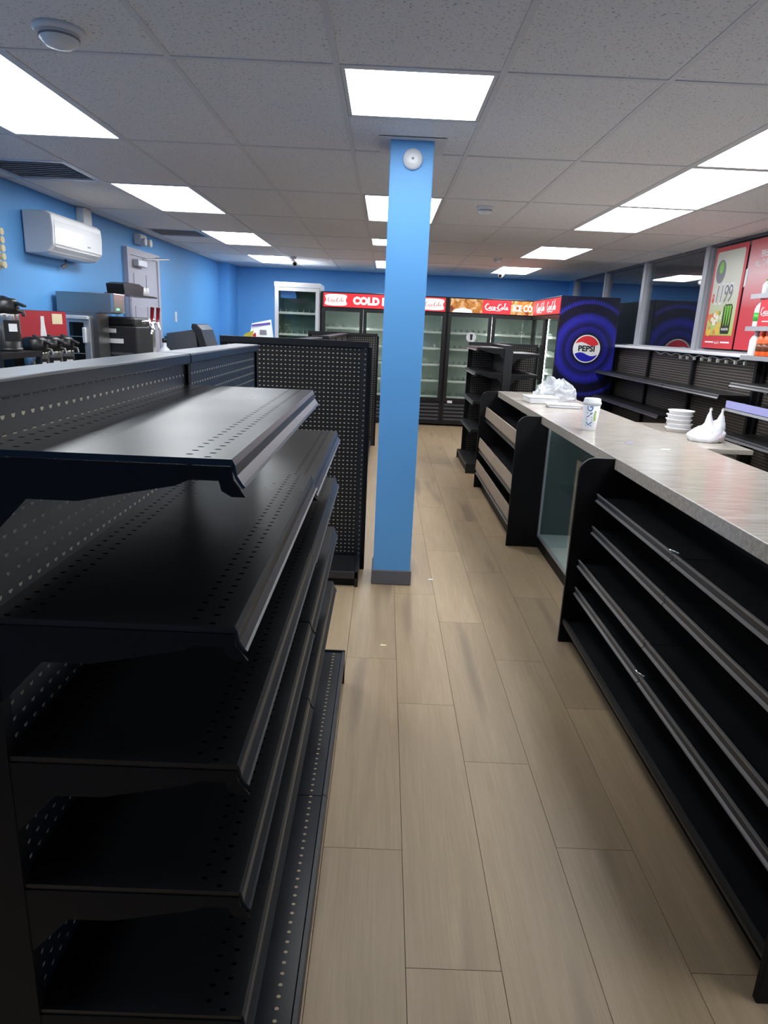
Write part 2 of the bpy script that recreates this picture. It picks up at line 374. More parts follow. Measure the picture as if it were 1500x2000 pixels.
# flowing script wordmark as pen strokes (u, v, half width), unit cap height
SCRIPT = [
 [(.80,.82,.03),(.62,1.0,.06),(.28,.82,.10),(.08,.42,.12),(.22,.05,.09),(.55,.06,.05),(.85,.28,.03)],
 [(1.10,.50,.05),(.92,.28,.08),(1.02,.04,.06),(1.22,.18,.07),(1.16,.46,.04),(1.10,.50,.03)],
 [(1.72,.40,.04),(1.58,.50,.06),(1.42,.28,.08),(1.52,.04,.06),(1.74,.14,.03)],
 [(2.16,.46,.04),(1.98,.46,.06),(1.86,.22,.08),(1.98,.03,.06),(2.14,.2,.05),(2.22,.5,.05),(2.2,.1,.06),(2.36,.06,.03)],
 [(2.42,.28,.05),(2.66,.34,.05)],
 [(3.5,.82,.03),(3.34,1.0,.06),(3.0,.82,.10),(2.8,.42,.12),(2.94,.05,.09),(3.25,.06,.05),(3.5,.28,.03)],
 [(3.80,.50,.05),(3.62,.28,.08),(3.72,.04,.06),(3.92,.18,.07),(3.86,.46,.04),(3.80,.50,.03)],
 [(4.05,.2,.03),(4.3,.7,.05),(4.42,1.1,.05),(4.28,1.12,.05),(4.2,.5,.08),(4.26,.06,.06),(4.42,.1,.03)],
 [(4.82,.46,.04),(4.64,.46,.06),(4.52,.22,.08),(4.64,.03,.06),(4.8,.2,.05),(4.88,.5,.05),(4.86,.1,.06),(5.1,.1,.03)],
 [(.2,-.05,.02),(.9,-.2,.05),(1.9,-.12,.05),(2.9,-.22,.04),(3.6,-.1,.02)],
]
def script(name, width, mt, parent, c, face, d=.003, local=False):
    sc = width/5.1; b = B(); P = plane_map(face, c)
    for st_ in SCRIPT:
        ps = spline(st_, 5); L = []; R_ = []
        for i, (u, v, w) in enumerate(ps):
            a = ps[max(i-1,0)]; e_ = ps[min(i+1,len(ps)-1)]; tx, ty = e_[0]-a[0], e_[1]-a[1]; l = math.hypot(tx, ty) or 1
            L.append((u-ty/l*w, v+tx/l*w)); R_.append((u+ty/l*w, v-tx/l*w))
        vs_ = [P((u-2.55)*sc, (v-.45)*sc*1.15, d) for u, v in L]+[P((u-2.55)*sc, (v-.45)*sc*1.15, d) for u, v in R_]; n = len(ps)
        b.add(vs_, [(i+1, i, n+i, n+i+1) for i in range(n-1)])
    return b.build(name, mt, parent, local)

# ================================================================== the room
XL, XR, YN, YB, ZC = -2.83, 3.2, -2.1, 12.4, 2.41
# floor: slab with one object per plank
floor = struct('floor', bx(XL-.1, XR+.1, YN-.1, YB+.1, -.08, -.012), 'subfloor')
PW, PL, SX = .2335, 1.178, .113
offs = {-1: 1.635, 0: 1.258, 1: 2.067, 2: 1.668, 3: 1.272}
full = bx(-PW/2+.0008, PW/2-.0008, .0008, PL-.0008, -.012, 0).mesh('plank', 'oak')
k0 = math.floor((XL-SX)/PW); k1 = math.ceil((XR-SX)/PW)
for k in range(k0, k1):
    x0, x1 = max(SX+k*PW, XL), min(SX+(k+1)*PW, XR)
    st0 = offs.get(k, 1.2+((k*0.437) % 1)*PL)
    y = st0-math.ceil((st0-YN)/PL)*PL
    while y < YB:
        y0, y1 = max(y, YN), min(y+PL, YB)
        if x1-x0 > .02 and y1-y0 > .05:
            if x1-x0 > PW-.001 and y1-y0 > PL-.001: o = bpy.data.objects.new('plank', full); o.location = ((x0+x1)/2, y0, 0)
            else:
                o = bpy.data.objects.new('plank', bx(-(x1-x0)/2+.0008, (x1-x0)/2-.0008, .0008, y1-y0-.0008, -.012, 0).mesh('plank', 'oak')); o.location = ((x0+x1)/2, y0, 0)
            COL.objects.link(o); o.parent = floor
        y += PL
# walls
struct('wall_left', bx(XL-.12, XL, YN, YB, 0, ZC+.1), 'blue_paint')
struct('wall_back', bx(XL-.12, XR+.12, YB, YB+.12, 0, ZC+.1), 'blue_paint')
struct('wall_near', bx(XL-.12, XR+.12, YN-.12, YN, 0, ZC+.1), 'blue_paint')
struct('wall_corner', bx(XL, -2.66, 11.7, YB, 0, ZC+.1), 'blue_paint')
SILL = 1.42
wr = struct('wall_right', bx(XR, XR+.12, YN, YB, 0, SILL-.03).box(XR, XR+.12, 12.02, YB, SILL-.03, ZC+.1), 'blue_paint')
# ceiling: plenum, lay-in tiles, exposed tee bars
GX, GP, RY, RP = -.225, .617, 2.80, 1.235
ceil = struct('ceiling', bx(XL-.1, XR+.1, YN-.1, YB+.1, ZC+.06, ZC+.14), 'plenum')
FULL, HALF = 'full', 'half'
lights = {}
for j in (-2, 0, 2, 4, 6): lights[(-3, j)] = FULL
for j in (-2, 0, 1, 2, 4, 6): lights[(3, j)] = FULL
lights.update({(0,0): HALF, (0,2): FULL, (0,4): HALF, (0,6): FULL})
vents = {(-4,1): 1, (-4,4): 0}
tile_full = bx(.006, GP-.006, .006, RP-.006, 0, .016).mesh('ceiling_tile', 'ceiling_tile')
def tile(x0, x1, y0, y1):
    x0, x1, y0, y1 = max(x0, XL), min(x1, XR), max(y0, YN), min(y1, YB)
    if x1-x0 < .03 or y1-y0 < .03: return
    if x1-x0 > GP-.001 and y1-y0 > RP-.001: me = tile_full
    else: me = bx(.006, x1-x0-.006, .006, y1-y0-.006, 0, .016).mesh('ceiling_tile', 'ceiling_tile')
    o = bpy.data.objects.new('ceiling_tile', me); o.location = (x0, y0, ZC+.004); COL.objects.link(o); o.parent = ceil
for k in range(-5, 6):
    for j in range(-4, 8):
        x0, y0 = GX+k*GP, RY+j*RP; x1, y1 = x0+GP, y0+RP
        L = lights.get((k,j))
        if L == FULL: continue
        if L == HALF: tile(x0, x1, y0+RP/2, y1); continue
        if (k,j) in vents: h = vents[(k,j)]; tile(x0, x1, y0+(0 if h else RP/2), y0+(RP/2 if h else RP)); continue
        tile(x0, x1, y0, y1)
def tee(x0, x1, y0, y1):
    o = bpy.data.objects.new('tee_bar', bx(x0, x1, y0, y1, ZC, ZC+.004).mesh('tee_bar', 'tee_bar')); COL.objects.link(o); o.parent = ceil
for k in range(-4, 6): x = GX+k*GP; tee(x-.012, x+.012, YN, YB)
for j in range(-3, 8):
    for k in range(-5, 6):
        x0, x1 = max(GX+k*GP+.012, XL), min(GX+(k+1)*GP-.012, XR); y = RY+j*RP
        if x1 > x0: tee(x0, x1, y-.012, y+.012)
for (k, j) in list(vents)+[c for c in lights if lights[c] == HALF]:
    y = RY+j*RP+RP/2; tee(GX+k*GP+.012, GX+(k+1)*GP-.012, y-.012, y+.012)
# luminaires
def where(k, j):
    col = {-3: 'left column beside the blue wall', 0: 'centre column above the aisle', 3: 'column over the counter'}[k]
    return col
def clabel(k, j, L):
    if k == 0:
        return {-1: 'square flat white ceiling light panel one tile short of the blue pillar', 0: 'square white ceiling light panel just in front of the blue pillar top', 2: 'long white ceiling light panel right behind the blue pillar top',
                4: 'small square white ceiling light panel deep over the aisle behind the pillar', 6: 'white ceiling light panel near the coolers behind the pillar', -3: 'white ceiling light panel over the aisle entrance'}[j]
    if k == -3:
        return {0: 'long white ceiling light panel beside the round smoke detector over the shelving', 2: 'long white ceiling light panel over the wall air conditioner', 4: 'long white ceiling light panel level with the grey door', 6: 'white ceiling light panel with the bullet camera beside it, by the white cooler'}.get(j, 'long white ceiling light panel on the beverage side near the entrance')
    return {0: 'long white ceiling light panel first of three joined over the counter', 1: 'long white ceiling light panel in the middle of three joined over the counter', 2: 'long white ceiling light panel last of three joined, over the far counter end',
            4: 'separate white ceiling light panel near the round blue-ringed cooler', 6: 'white ceiling light panel by the back wall over the corner coolers'}.get(j, 'long white ceiling light panel on the window side near the entrance')
for (k, j), L in lights.items():
    x0, y0 = GX+k*GP, RY+j*RP; x1, y1 = x0+GP, min(y0+(RP if L == FULL else RP/2), YB-.01); y0 = max(y0, YN+.01)
    t = thing('ceiling_light', clabel(k, j, L), 'light', ((x0+x1)/2, (y0+y1)/2, ZC), 0, 'flat light panels in the ceiling grid')
    a = .014; f = .03
    bx(x0+a, x0+f, y0+a, y1-a, ZC+.001, ZC+.05).box(x1-f, x1-a, y0+a, y1-a, ZC+.001, ZC+.05).box(x0+f, x1-f, y0+a, y0+f, ZC+.001, ZC+.05).box(x0+f, x1-f, y1-f, y1-a, ZC+.001, ZC+.05).build('frame', 'white_paint', t)
    bx(x0+f, x1-f, y0+f, y1-f, ZC+.004, ZC+.012).build('diffuser', 'diffuser', t)
for (k, j), h in vents.items():
    x0, y0 = GX+k*GP+.014, RY+j*RP+h*RP/2+.014; x1, y1 = x0+GP-.028, y0+RP/2-.028
    t = thing('air_vent', 'grey louvred ceiling vent '+('above the air conditioner end nearer the entrance' if j == 1 else 'above the emergency light and grey door'), 'vent', ((x0+x1)/2, (y0+y1)/2, ZC), 0, 'square vents in the ceiling')
    bx(x0, x0+.03, y0, y1, ZC+.001, ZC+.03).box(x1-.03, x1, y0, y1, ZC+.001, ZC+.03).box(x0+.03, x1-.03, y0, y0+.03, ZC+.001, ZC+.03).box(x0+.03, x1-.03, y1-.03, y1, ZC+.001, ZC+.03).build('frame', 'aluminium', t)
    for q in range(9):
        yy = y0+.05+q*(y1-y0-.1)/8
        B().add([(x0+.03,yy-.02,ZC+.004),(x1-.03,yy-.02,ZC+.004),(x1-.03,yy+.02,ZC+.022),(x0+.03,yy+.02,ZC+.022),(x0+.03,yy-.02,ZC+.006),(x1-.03,yy-.02,ZC+.006),(x1-.03,yy+.02,ZC+.024),(x0+.03,yy+.02,ZC+.024)],
                [(0,3,2,1),(4,5,6,7),(0,1,5,4),(1,2,6,5),(2,3,7,6),(3,0,4,7)]).build('louvre', 'white_paint', t)
    bx(x0, x1, y0, y1, ZC+.032, ZC+.04).build('duct_box', 'trim_grey', t)
def detector(x, y, r, label):
    t = thing('smoke_detector', label, 'detector', (x, y, ZC+.004), 0, None)
    B().lathe([(r*1.1,.0),(r*1.1,-.010),(r*1.0,-.018)], (0,0,0), 28).build('base', 'white_plastic', t, True)
    B().lathe([(r*.86,-.018),(r*.84,-.034),(r*.6,-.052),(r*.3,-.056)], (0,0,0), 28).build('cap', 'white_plastic', t, True)
    B().lathe([(r*.87,-.026),(r*.87,-.032)], (0,0,0), 28).build('sensor_slot', 'ink_grey', t, True)
detector(-1.15, 2.60, .075, 'round white smoke detector on the ceiling in front of the long light panel')
detector(.72, 5.55, .062, 'small round white smoke detector on the ceiling behind the pillar')
detector(1.40, 9.16, .055, 'tiny white smoke detector far back near the coolers')
def bullet_cam(x, y, label, d):
    t = thing('security_camera', label, 'camera', (x, y, ZC), 0, None)
    B().lathe([(.045,.0),(.045,-.02),(.03,-.03)], (0,0,0), 16).build('mount', 'white_plastic', t, True)
    B().tube([(0,0,-.02),(0,0,-.06),(d*.02,-.02,-.08)], .012, 8).build('arm', 'white_plastic', t, True)
    B().tube([(d*-.02,.07,-.06),(d*.03,-.06,-.10)], .036, 14).build('housing', 'white_plastic', t, True)
    B().tube([(d*.03,-.06,-.10),(d*.034,-.075,-.105)], .022, 14).build('lens', 'black_plastic', t, True)
bullet_cam(-1.38, 10.2, 'white bullet camera under the ceiling above the white cooler', 1)
bullet_cam(1.70, 10.6, 'white bullet camera under the ceiling above the corner coolers', -1)

# ---- the blue pillar
PX0, PX1, PY0, PY1 = -.018, .205, 3.75, 3.97
t = thing('pillar', 'bright blue square pillar standing in the aisle with a round white sensor', 'pillar', ((PX0+PX1)/2, (PY0+PY1)/2, 0))
bx(PX0, PX1, PY0, PY1, .0, ZC).build('shaft', 'blue_pillar', t, bev=.004)
bx(PX0-.008, PX1+.008, PY0-.008, PY1+.008, 0, .092).build('base_trim', 'trim_grey', t, bev=.006)
bx(PX0-.06, PX1+.06, PY0-.05, PY1+.05, ZC-.002, ZC+.0).build('ceiling_collar', 'tee_bar', t)
t = thing('access_point', 'round white disc sensor mounted high on the blue pillar', 'sensor', (.098, PY0, 2.32))
B().lathe([(.05,0),(.05,-.012),(.044,-.024),(.02,-.028)], (0,0,0), 32, 'y').build('disc', 'white_plastic', t, True)
B().lathe([(.006,-.028),(.006,-.030)], (0,0,0), 12, 'y').build('indicator', 'ink_grey', t, True)

# ---- windows in the right wall
MUL = [(12.0,.05),(10.32,.05),(8.76,.09),(7.10,.09),(5.50,.09),(3.95,.09),(2.4,.09),(.85,.09),(-.7,.09),(-2.05,.05)]
for i in range(len(MUL)-1):
    (ya, wa), (yb, wb) = MUL[i], MUL[i+1]
    w = bpy.data.objects.new('window_%d' % (i+1), bx(XR+.02, XR+.028, yb+wb/2, ya-wa/2, SILL, ZC-.02).mesh('pane', 'window_glass')); COL.objects.link(w); w['kind'] = 'structure'
    fr_ = bx(XR-.03, XR+.05, ya-wa/2, ya+wa/2, SILL-.03, ZC); fr_.build('mullion', 'window_frame', w, True, bev=.004)
    bx(XR-.01, XR+.04, yb+wb/2, ya-wa/2, ZC-.022, ZC).build('head_rail', 'trim_grey', w, True)
    bx(XR-.01, XR+.04, yb+wb/2, ya-wa/2, SILL-.03, SILL).build('bottom_rail', 'window_frame', w, True)
    bx(XR-.006, XR+.036, ya-wa/2-.03, ya-wa/2, SILL, ZC-.022).build('side_rail', 'window_frame', w, True)
trim = struct('trim_1', bx(3.0, XR, 5.62, 9.3, SILL-.045, SILL-.015), 'white_paint'); bevel(trim, .006)

# ---- grey door, left wall
d = bpy.data.objects.new('door_1', bx(XL, XL+.035, 7.60, 8.50, .0, 2.13).mesh('door_leaf', 'lilac_paint')); COL.objects.link(d); d['kind'] = 'structure'
bx(XL, XL+.05, 7.53, 7.60, 0, 2.2).box(XL, XL+.05, 8.50, 8.57, 0, 2.2).box(XL, XL+.05, 7.60, 8.50, 2.13, 2.2).build('door_frame', 'lilac_paint', d, True)
for (ya, yb, za, zb) in ((7.72,7.99,1.72,1.95),(8.11,8.38,1.72,1.95),(7.72,7.99,.95,1.6),(8.11,8.38,.95,1.6),(7.72,7.99,.2,.8),(8.11,8.38,.2,.8)):
    bx(XL+.035, XL+.043, ya, yb, za, zb).build('door_panel', 'lilac_paint', d, True, bev=.006)
bx(XL+.036, XL+.1, 7.72, 8.0, 2.02, 2.09).build('door_closer', 'aluminium', d, True, bev=.006)
B().tube([(XL+.08,7.9,2.10),(XL+.30,8.15,2.13),(XL+.05,8.45,2.165)], .008, 6).build('closer_arm', 'aluminium', d, True)
B().tube([(XL+.035,8.43,1.0),(XL+.09,8.43,1.0),(XL+.09,8.33,1.0)], .011, 8).build('door_handle', 'chrome', d, True)

# ================================================================== gondola shelving
BRK = [(0,-.001),(.002,-.017),(.017,-.037),(0,-.037),(-.012,-.030),(-.015,-.018),(-.05,-.018),(-.065,-.026),(-.18,-.05),(-.24,-.05),(-.295,-.11),(-.305,-.11),(-.305,-.001)]
LIP = [(-.004,-.002),(0,0),(.004,-.008),(.006,-.020),(.013,-.031),(.016,-.034),(.012,-.036),(.004,-.024),(-.003,-.006)]
def gshelf(root, xb, xf, y0, y1, z, mt='shelf_black', full_bracket=True):
    """one shelf between spine xb and front xf (either direction), with its price channel and two end brackets"""
    s_ = 1 if xf > xb else -1; dep = abs(xf-xb); lo, hi = sorted((xb, xf))
    sh = bx(lo, hi, y0+.003, y1-.003, z-.008, z).build('shelf', mt, root)
    B().prism([(xf+s_*a, z+b) for a, b in LIP], 'y', y0+.006, y1-.006).build('price_channel', 'channel', sh)
    k = dep/.305
    pl = [(xf+s_*(a*k if a < -.06 else a), z-.008+b) for a, b in BRK]
    for ya in (y0+.001, y1-.005): B().prism(pl, 'y', ya, ya+.004).build('bracket', 'black_side', sh)
    return sh
def spine(root, x0, x1, y0, y1, top, peg, posts, caps=None, sides=(1,-1)):
    """pegboard both sides of a row of slotted uprights, with a cap rail per section"""
    w = .022
    for yp in posts: bx(x0+.004, x1-.004, yp-w/2, yp+w/2, .02, top-.026).build('upright_post', 'black_side', root)
    for a, b in zip(posts[:-1], posts[1:]):
        if 1 in sides: bx(x1-.022, x1-.012, a+w/2, b-w/2, .15, top-.025).build('back_panel', peg, root)
        if -1 in sides: bx(x0+.012, x0+.022, a+w/2, b-w/2, .15, top-.025).build('back_panel', peg, root)
    for i, (a, b) in enumerate(zip(posts[:-1], posts[1:])):
        if caps is None or caps[i]: bx(x0, x1, a-.008 if i == 0 else a+.002, b+.008 if i == len(posts)-2 else b-.002, top-.025, top).build('top_cap', 'cap_metal', root, bev=.004)
def deck(root, xs, xf, y0, y1, z, joints=(), mt='deck_black', kick='black_side', ends=True):
    """base deck with rolled front lip and kick plate"""
    s_ = 1 if xf > xs else -1; lo, hi = sorted((xs, xf)); ys = [y0, *joints, y1]
    for a, b in zip(ys[:-1], ys[1:]):
        dk = bx(lo, hi, a+.0015, b-.0015, z-.012, z).build('base_deck', mt, root)
        B().prism([(xf,z+.004),(xf+s_*.010,z+.002),(xf+s_*.014,z-.012),(xf+s_*.008,z-.026),(xf-s_*.002,z-.026),(xf-s_*.004,z-.001)], 'y', a+.0015, b-.0015).build('front_lip', 'black_metal', dk)
        k0_, k1_ = sorted((xf-s_*.004, xf-s_*.012)); bx(k0_, k1_, a+.002, b-.002, .004, z-.02).build('kick_plate', kick, dk)
    if ends:
        for yy in (y0, y1):
            k0_, k1_ = sorted((xs, xf+s_*.012)); bx(k0_, k1_, yy-.006 if yy == y0 else yy-.001, yy+.001 if yy == y0 else yy+.006, .0, z+.006).build('base_end', 'black_metal', root)

# near run, left of the aisle
GY0, GYJ, GY1 = .765, 1.67, 2.575
g = thing('gondola_shelving', 'long black double-sided shelving run with empty slotted shelves beside the aisle', 'shelving', (-.52, GY0, 0))
spine(g, -.565, -.475, GY0, GY1, 1.408, 'peg_grey_yz', [GY0+.011, GYJ, GY1-.011])
for z in (1.333, 1.118, .917, .707, .474): gshelf(g, -.487, -.175, GY0, GYJ, z)
for z in (1.094, .91, .707, .472): gshelf(g, -.487, -.175, GYJ, GY1, z)
deck(g, -.487, -.128, GY0, GY1, .15, (GYJ,))
deck(g, -.553, -.90, GY0, GY1, .15, (GYJ,))
for z in (1.118, .91, .707, .472):
    gshelf(g, -.553, -.865, GY0, GYJ, z); gshelf(g, -.553, -.865, GYJ, GY1, z)

def end_panel(root, x0, x1, y, top, facing=-1):
    """pegboard end unit: framed board across the end of a run"""
    ya, yb = sorted((y, y-facing*.03))
    pb = bx(x0+.045, x1-.062, ya+.006, yb-.006, .09, top-.035).build('end_board', 'peg_xz', root)
    bx(x0, x0+.045, ya, yb, 0, top-.035).build('end_post', 'black_side', root)
    bx(x1-.062, x1-.026, ya, yb, 0, top-.035).build('end_post', 'upright', root)
    bx(x1-.026, x1, ya-.01, yb+.01, 0, top-.03).build('end_post', 'black_side', root)
    bx(x0, x1-.015, ya-.006, yb+.006, top-.035, top).build('top_rail', 'black_metal', root)
    return pb
# second run on the same side, with a pegboard end facing the pillar
G2 = thing('gondola_shelving', 'black shelving run with a tall pegboard end facing the blue pillar', 'shelving', (-.52, 4.0, 0))
end_panel(G2, -.965, -.078, 4.0, 1.405)
bx(-.94, -.105, 3.70, 3.995, .078, .09).build('base_deck', 'black_metal', G2)
bx(-.94, -.105, 3.685, 3.70, .05, .094).build('front_lip', 'rail_dark', G2, bev=.004)
bx(-.94, -.115, 3.71, 3.72, .0, .07).build('kick_plate', 'black_side', G2)
bx(-.125, -.105, 3.685, 3.995, .0, .1).build('base_end', 'black_metal', G2); bx(-.94, -.92, 3.70, 3.995, .0, .078).build('base_end', 'black_metal', G2)
spine(G2, -.565, -.475, 4.04, 8.56, 1.40, 'peg_yz', [4.055, 5.18, 5.75, 6.69, 7.62, 8.545], [1,0,1,1,1])
deck(G2, -.487, -.145, 4.05, 8.55, .12, (5.18,5.75,6.69,7.62), 'black_metal')
deck(G2, -.553, -.90, 4.05, 8.55, .12, (5.18,5.75,6.69,7.62), 'black_metal')
for a, b in ((4.05,5.18),(5.75,6.69),(6.69,7.62),(7.62,8.55)):
    for z in (.95, .62): gshelf(G2, -.487, -.2, a, b, z, 'black_metal'); gshelf(G2, -.553, -.84, a, b, z, 'black_metal')
end_panel(G2, -.97, -.085, 8.62, 1.41, 1)

# short run on the counter side, seen end on
G3 = thing('gondola_shelving', 'short black double-sided shelf stand with open brackets past the counter end', 'shelving', (1.283, 7.1, 0))
spine(G3, 1.245, 1.322, 7.10, 8.02, 1.365, 'peg_yz', [7.13, 7.99])
bx(1.240, 1.327, 7.092, 7.118, .0, 1.365).build('end_post', 'black_metal', G3)
for z in (1.335, 1.083, .78, .48): gshelf(G3, 1.247, .955, 7.10, 8.02, z, 'black_metal')
for z in (1.29, 1.078, .62): gshelf(G3, 1.32, 1.61, 7.10, 8.02, z, 'black_metal')
deck(G3, 1.247, .935, 7.10, 8.02, .10, (), 'black_metal'); deck(G3, 1.32, 1.64, 7.10, 8.02, .10, (), 'black_metal')
end_panel(G3, .975, 1.80, 8.06, 1.372, 1)
t = thing('price_sign', 'round white sign clipped on top of the short shelf stand', 'sign', (1.0, 8.075, 1.372))
plate(circ(0,.05,.058,.058), '-y', (0,0,0), 0, .004).build('disc', 'paper', t, True)
plate([(-.012,.02),(.012,.02),(.016,.085),(-.016,.085)], '-y', (0,0,0), .004, .005).build('print', 'ink_black', t, True)
bx(-.008, .008, -.004, .0, -.03, .0).build('clip', 'white_plastic', t, True)

# ================================================================== counter
CZ0, CZ1 = .895, .95
ct = thing('countertop', 'long beige stone-look laminate countertop running beside the aisle', 'countertop', (1.4, 1.2, 0))
bx(1.098, 1.708, 1.205, 6.47, CZ0, CZ1).build('top', 'laminate', ct, bev=.003)
for y in (1.4, 3.0, 4.7, 6.35): bx(1.60, 1.66, y, y+.04, 0, CZ0).build('support_leg', 'black_side', ct)
def side_profile(xf=.935, xb=1.36, top=.945):
    arc = [(xf+.075-.075*math.sin(a), top-.075+.075*math.cos(a)) for a in [i*math.pi/2/8 for i in range(9)]]   # front top corner
    return [(xb,0),(xb,CZ0),(1.098,CZ0),(1.098,top)]+arc+[(xf,0)]
RAILP = [(0,0),(-.008,0),(-.008,-.006),(-.003,-.008),(-.003,-.029),(-.011,-.032),(-.011,-.038),(0,-.038)]
def cshelf(root, xf, xb, y0, y1, ztop, joints, strip=None):
    ys = [y0, *joints, y1]
    for a, b in zip(ys[:-1], ys[1:]):
        zs = ztop-.02 if not strip else ztop-strip+.012
        sh = bx(xf, xb, a+.002, b-.002, zs-.012, zs).build('shelf', 'black_metal', root)
        if strip:
            B().prism([(xf-.002,ztop),(xf-.010,ztop),(xf-.016,zs-.01),(xf-.008,zs-.01)], 'y', a+.003, b-.003).build('front_strip', 'tan_strip', sh)
            B().prism([(xf+x_-.004, zs-.014+z_) for x_, z_ in RAILP], 'y', a+.003, b-.003).build('price_rail', 'channel', sh)
        else:
            B().prism([(xf+x_, ztop+z_) for x_, z_ in RAILP], 'y', a+.003, b-.003).build('price_rail', 'rail', sh)
            B().prism([(xf-.0028,ztop-.009),(xf-.0036,ztop-.009),(xf-.0036,ztop-.0285),(xf-.0028,ztop-.0285)], 'y', a+.004, b-.004).build('rail_insert', 'rail_dark', sh)
YN0, YA, YB_, YC = 1.20, 3.087, 4.60, 6.465
u = thing('counter_shelf_unit', 'black five-tier open shelf unit with grey price rails under the countertop', 'shelf unit', (1.15, YN0, 0))
sp = side_profile()
for y in (YN0, YA-.019): B().prism(sp, 'y', y, y+.019).build('side_panel', 'black_side', u, bev=.002)
bx(1.33, 1.345, YN0+.019, YA-.019, .02, .89).build('back_board', 'black_side', u)
J = 2.205
for z, xf in ((.776,1.038),(.616,1.036),(.443,.990),(.301,.990)): cshelf(u, xf, 1.33, YN0+.019, YA-.019, z, (J,))
bdk = bx(.957, 1.33, YN0+.019, YA-.019, .10, .115).build('base_deck', 'black_metal', u)
B().prism([(.945,.128),(.957,.130),(.962,.116),(.957,.098),(.945,.10),(.941,.115)], 'y', YN0+.019, YA-.019).build('front_lip', 'black_metal', bdk)
bx(1.005, 1.015, YN0+.019, YA-.019, 0, .10).build('kick_plate', 'black_side', u)
for z, xf in ((.776,1.030),(.301,.980)):
    B().tube([(xf,J+.02,z+.004),(xf-.004,J-.01,z+.012),(xf+.012,J-.03,z+.008)], .003, 6).build('rail_clip', 'chrome', u)

u2 = thing('counter_shelf_unit', 'black three-tier shelf unit with tan front strips at the far counter end', 'shelf unit', (1.15, YB_, 0))
for y in (YB_, YC-.019): B().prism(sp, 'y', y, y+.019).build('side_panel', 'black_side', u2, bev=.002)
bx(1.33, 1.345, YB_+.019, YC-.019, .02, .89).build('back_board', 'black_side', u2)
for z, xf in ((.795,1.005),(.497,.965),(.281,.952)): cshelf(u2, xf, 1.33, YB_+.019, YC-.019, z, ((YB_+YC)/2,), .095)
bx(1.0, 1.01, YB_+.019, YC-.019, 0, .17).build('kick_plate', 'black_side', u2)

dc = thing('display_case', 'recessed glass-fronted display case between the two black shelf units', 'display case', (1.3, 3.2, 0))
Y0, Y1 = YA+.004, YB_-.004
bx(1.165, 1.62, Y0, Y1, .0, .085).build('plinth', 'black_side', dc)
bx(1.165, 1.62, Y0, Y1, .085, .105).build('floor_board', 'interior_white', dc)
bx(1.60, 1.62, Y0, Y1, .105, .89).build('back_board', 'case_back', dc)
bx(1.165, 1.60, Y0, Y0+.018, .105, .89).build('side_board', 'interior_white', dc); bx(1.165, 1.60, Y1-.018, Y1, .105, .89).build('side_board', 'case_back', dc)
bx(1.17, 1.195, Y0+.05, Y1-.05, .872, .889).build('added_fill_strip', 'case_added_glow', dc)  # invented glowing strip, added to brighten the case interior
bx(1.152, 1.165, Y0, Y0+.03, .085, .89).box(1.152, 1.165, Y1-.03, Y1, .085, .89).box(1.152, 1.165, Y0+.03, Y1-.03, .085, .105).build('frame', 'aluminium', dc)
bx(1.156, 1.160, Y0+.03, Y1-.03, .105, .89).build('glass_pane', 'case_glass', dc)
bx(1.25, 1.60, Y0+.018, Y1-.018, .47, .478).build('glass_shelf', 'case_glass', dc)

# things on the counter
t = thing('paper_cup', 'tall white paper cup with lid and blue lettering standing on the beige counter', 'cup', (1.243, 3.99, CZ1))
B().lathe([(.036,0),(.037,.004),(.050,.155)], (0,0,0), 28).build('cup_body', 'paper', t, True)
B().lathe([(.053,.155),(.054,.166),(.050,.170),(.048,.186),(.044,.19)], (0,0,0), 28).build('lid', 'white_plastic', t, True)
def curved_text(s, size, mt, z, a_deg, r0, r1, h, parent, name, bold=0):
    cu = bpy.data.curves.new('t', 'FONT'); cu.body = s; cu.size = size; cu.align_x = 'CENTER'; cu.align_y = 'CENTER'; cu.offset = bold; cu.resolution_u = 3; cu.space_character = 1.12
    o = bpy.data.objects.new('t', cu); COL.objects.link(o)
    me = bpy.data.meshes.new_from_object(o.evaluated_get(bpy.context.evaluated_depsgraph_get())); bpy.data.objects.remove(o)
    for v_ in me.vertices:       # turn the word to run up the cup and wrap it round the wall
        u_, w_ = -v_.co.y, v_.co.x; zz = z+w_; r = r0+(r1-r0)*zz/h+.0012; a = math.radians(a_deg)+u_/r
        v_.co = (r*math.sin(a), -r*math.cos(a), zz)
    me.materials.clear(); me.materials.append(MATS[mt]); o = bpy.data.objects.new(name, me); COL.objects.link(o); o.parent = parent
curved_text('KING', .048, 'king_blue', .088, -24, .0365, .050, .155, t, 'lettering', .0004)
B().tube([(.047*math.sin(a), -.047*math.cos(a), .06+.06*i/8) for i, a in enumerate([.25+.03*math.sin(k) for k in range(9)])], .006, 6).build('green_swoosh', 'king_green', t, True)
def soft(b, amp, sc, seed=0):
    b.v = [tuple(Vector(p)+amp*noise.noise_vector(Vector(p)*sc+Vector((seed,seed,seed)))) for p in b.v]; return b
def tray(x, y, label, w=.24, d_=.16, h=.035, rz=.1):
    t = thing('foam_tray', label, 'tray', (x, y, CZ1), rz, None)
    B().prism([(-w/2+.01,0),(w/2-.01,0),(w/2,h),(-w/2,h)], 'y', -d_/2, d_/2).build('body', 'white_plastic', t, True, bev=.008)
    bx(-w/2-.004, w/2+.004, -d_/2-.004, d_/2+.004, h, h+.008).build('rim', 'white_plastic', t, True, bev=.003)
tray(1.29, 5.52, 'white foam tray on the counter in front of the crumpled plastic', .24, .22, .045, .05)
tray(1.40, 5.22, 'flat white foam tray on the counter beside the paper cup', .26, .15, .022, -.08)
b = B(); n_, m_ = 26, 14
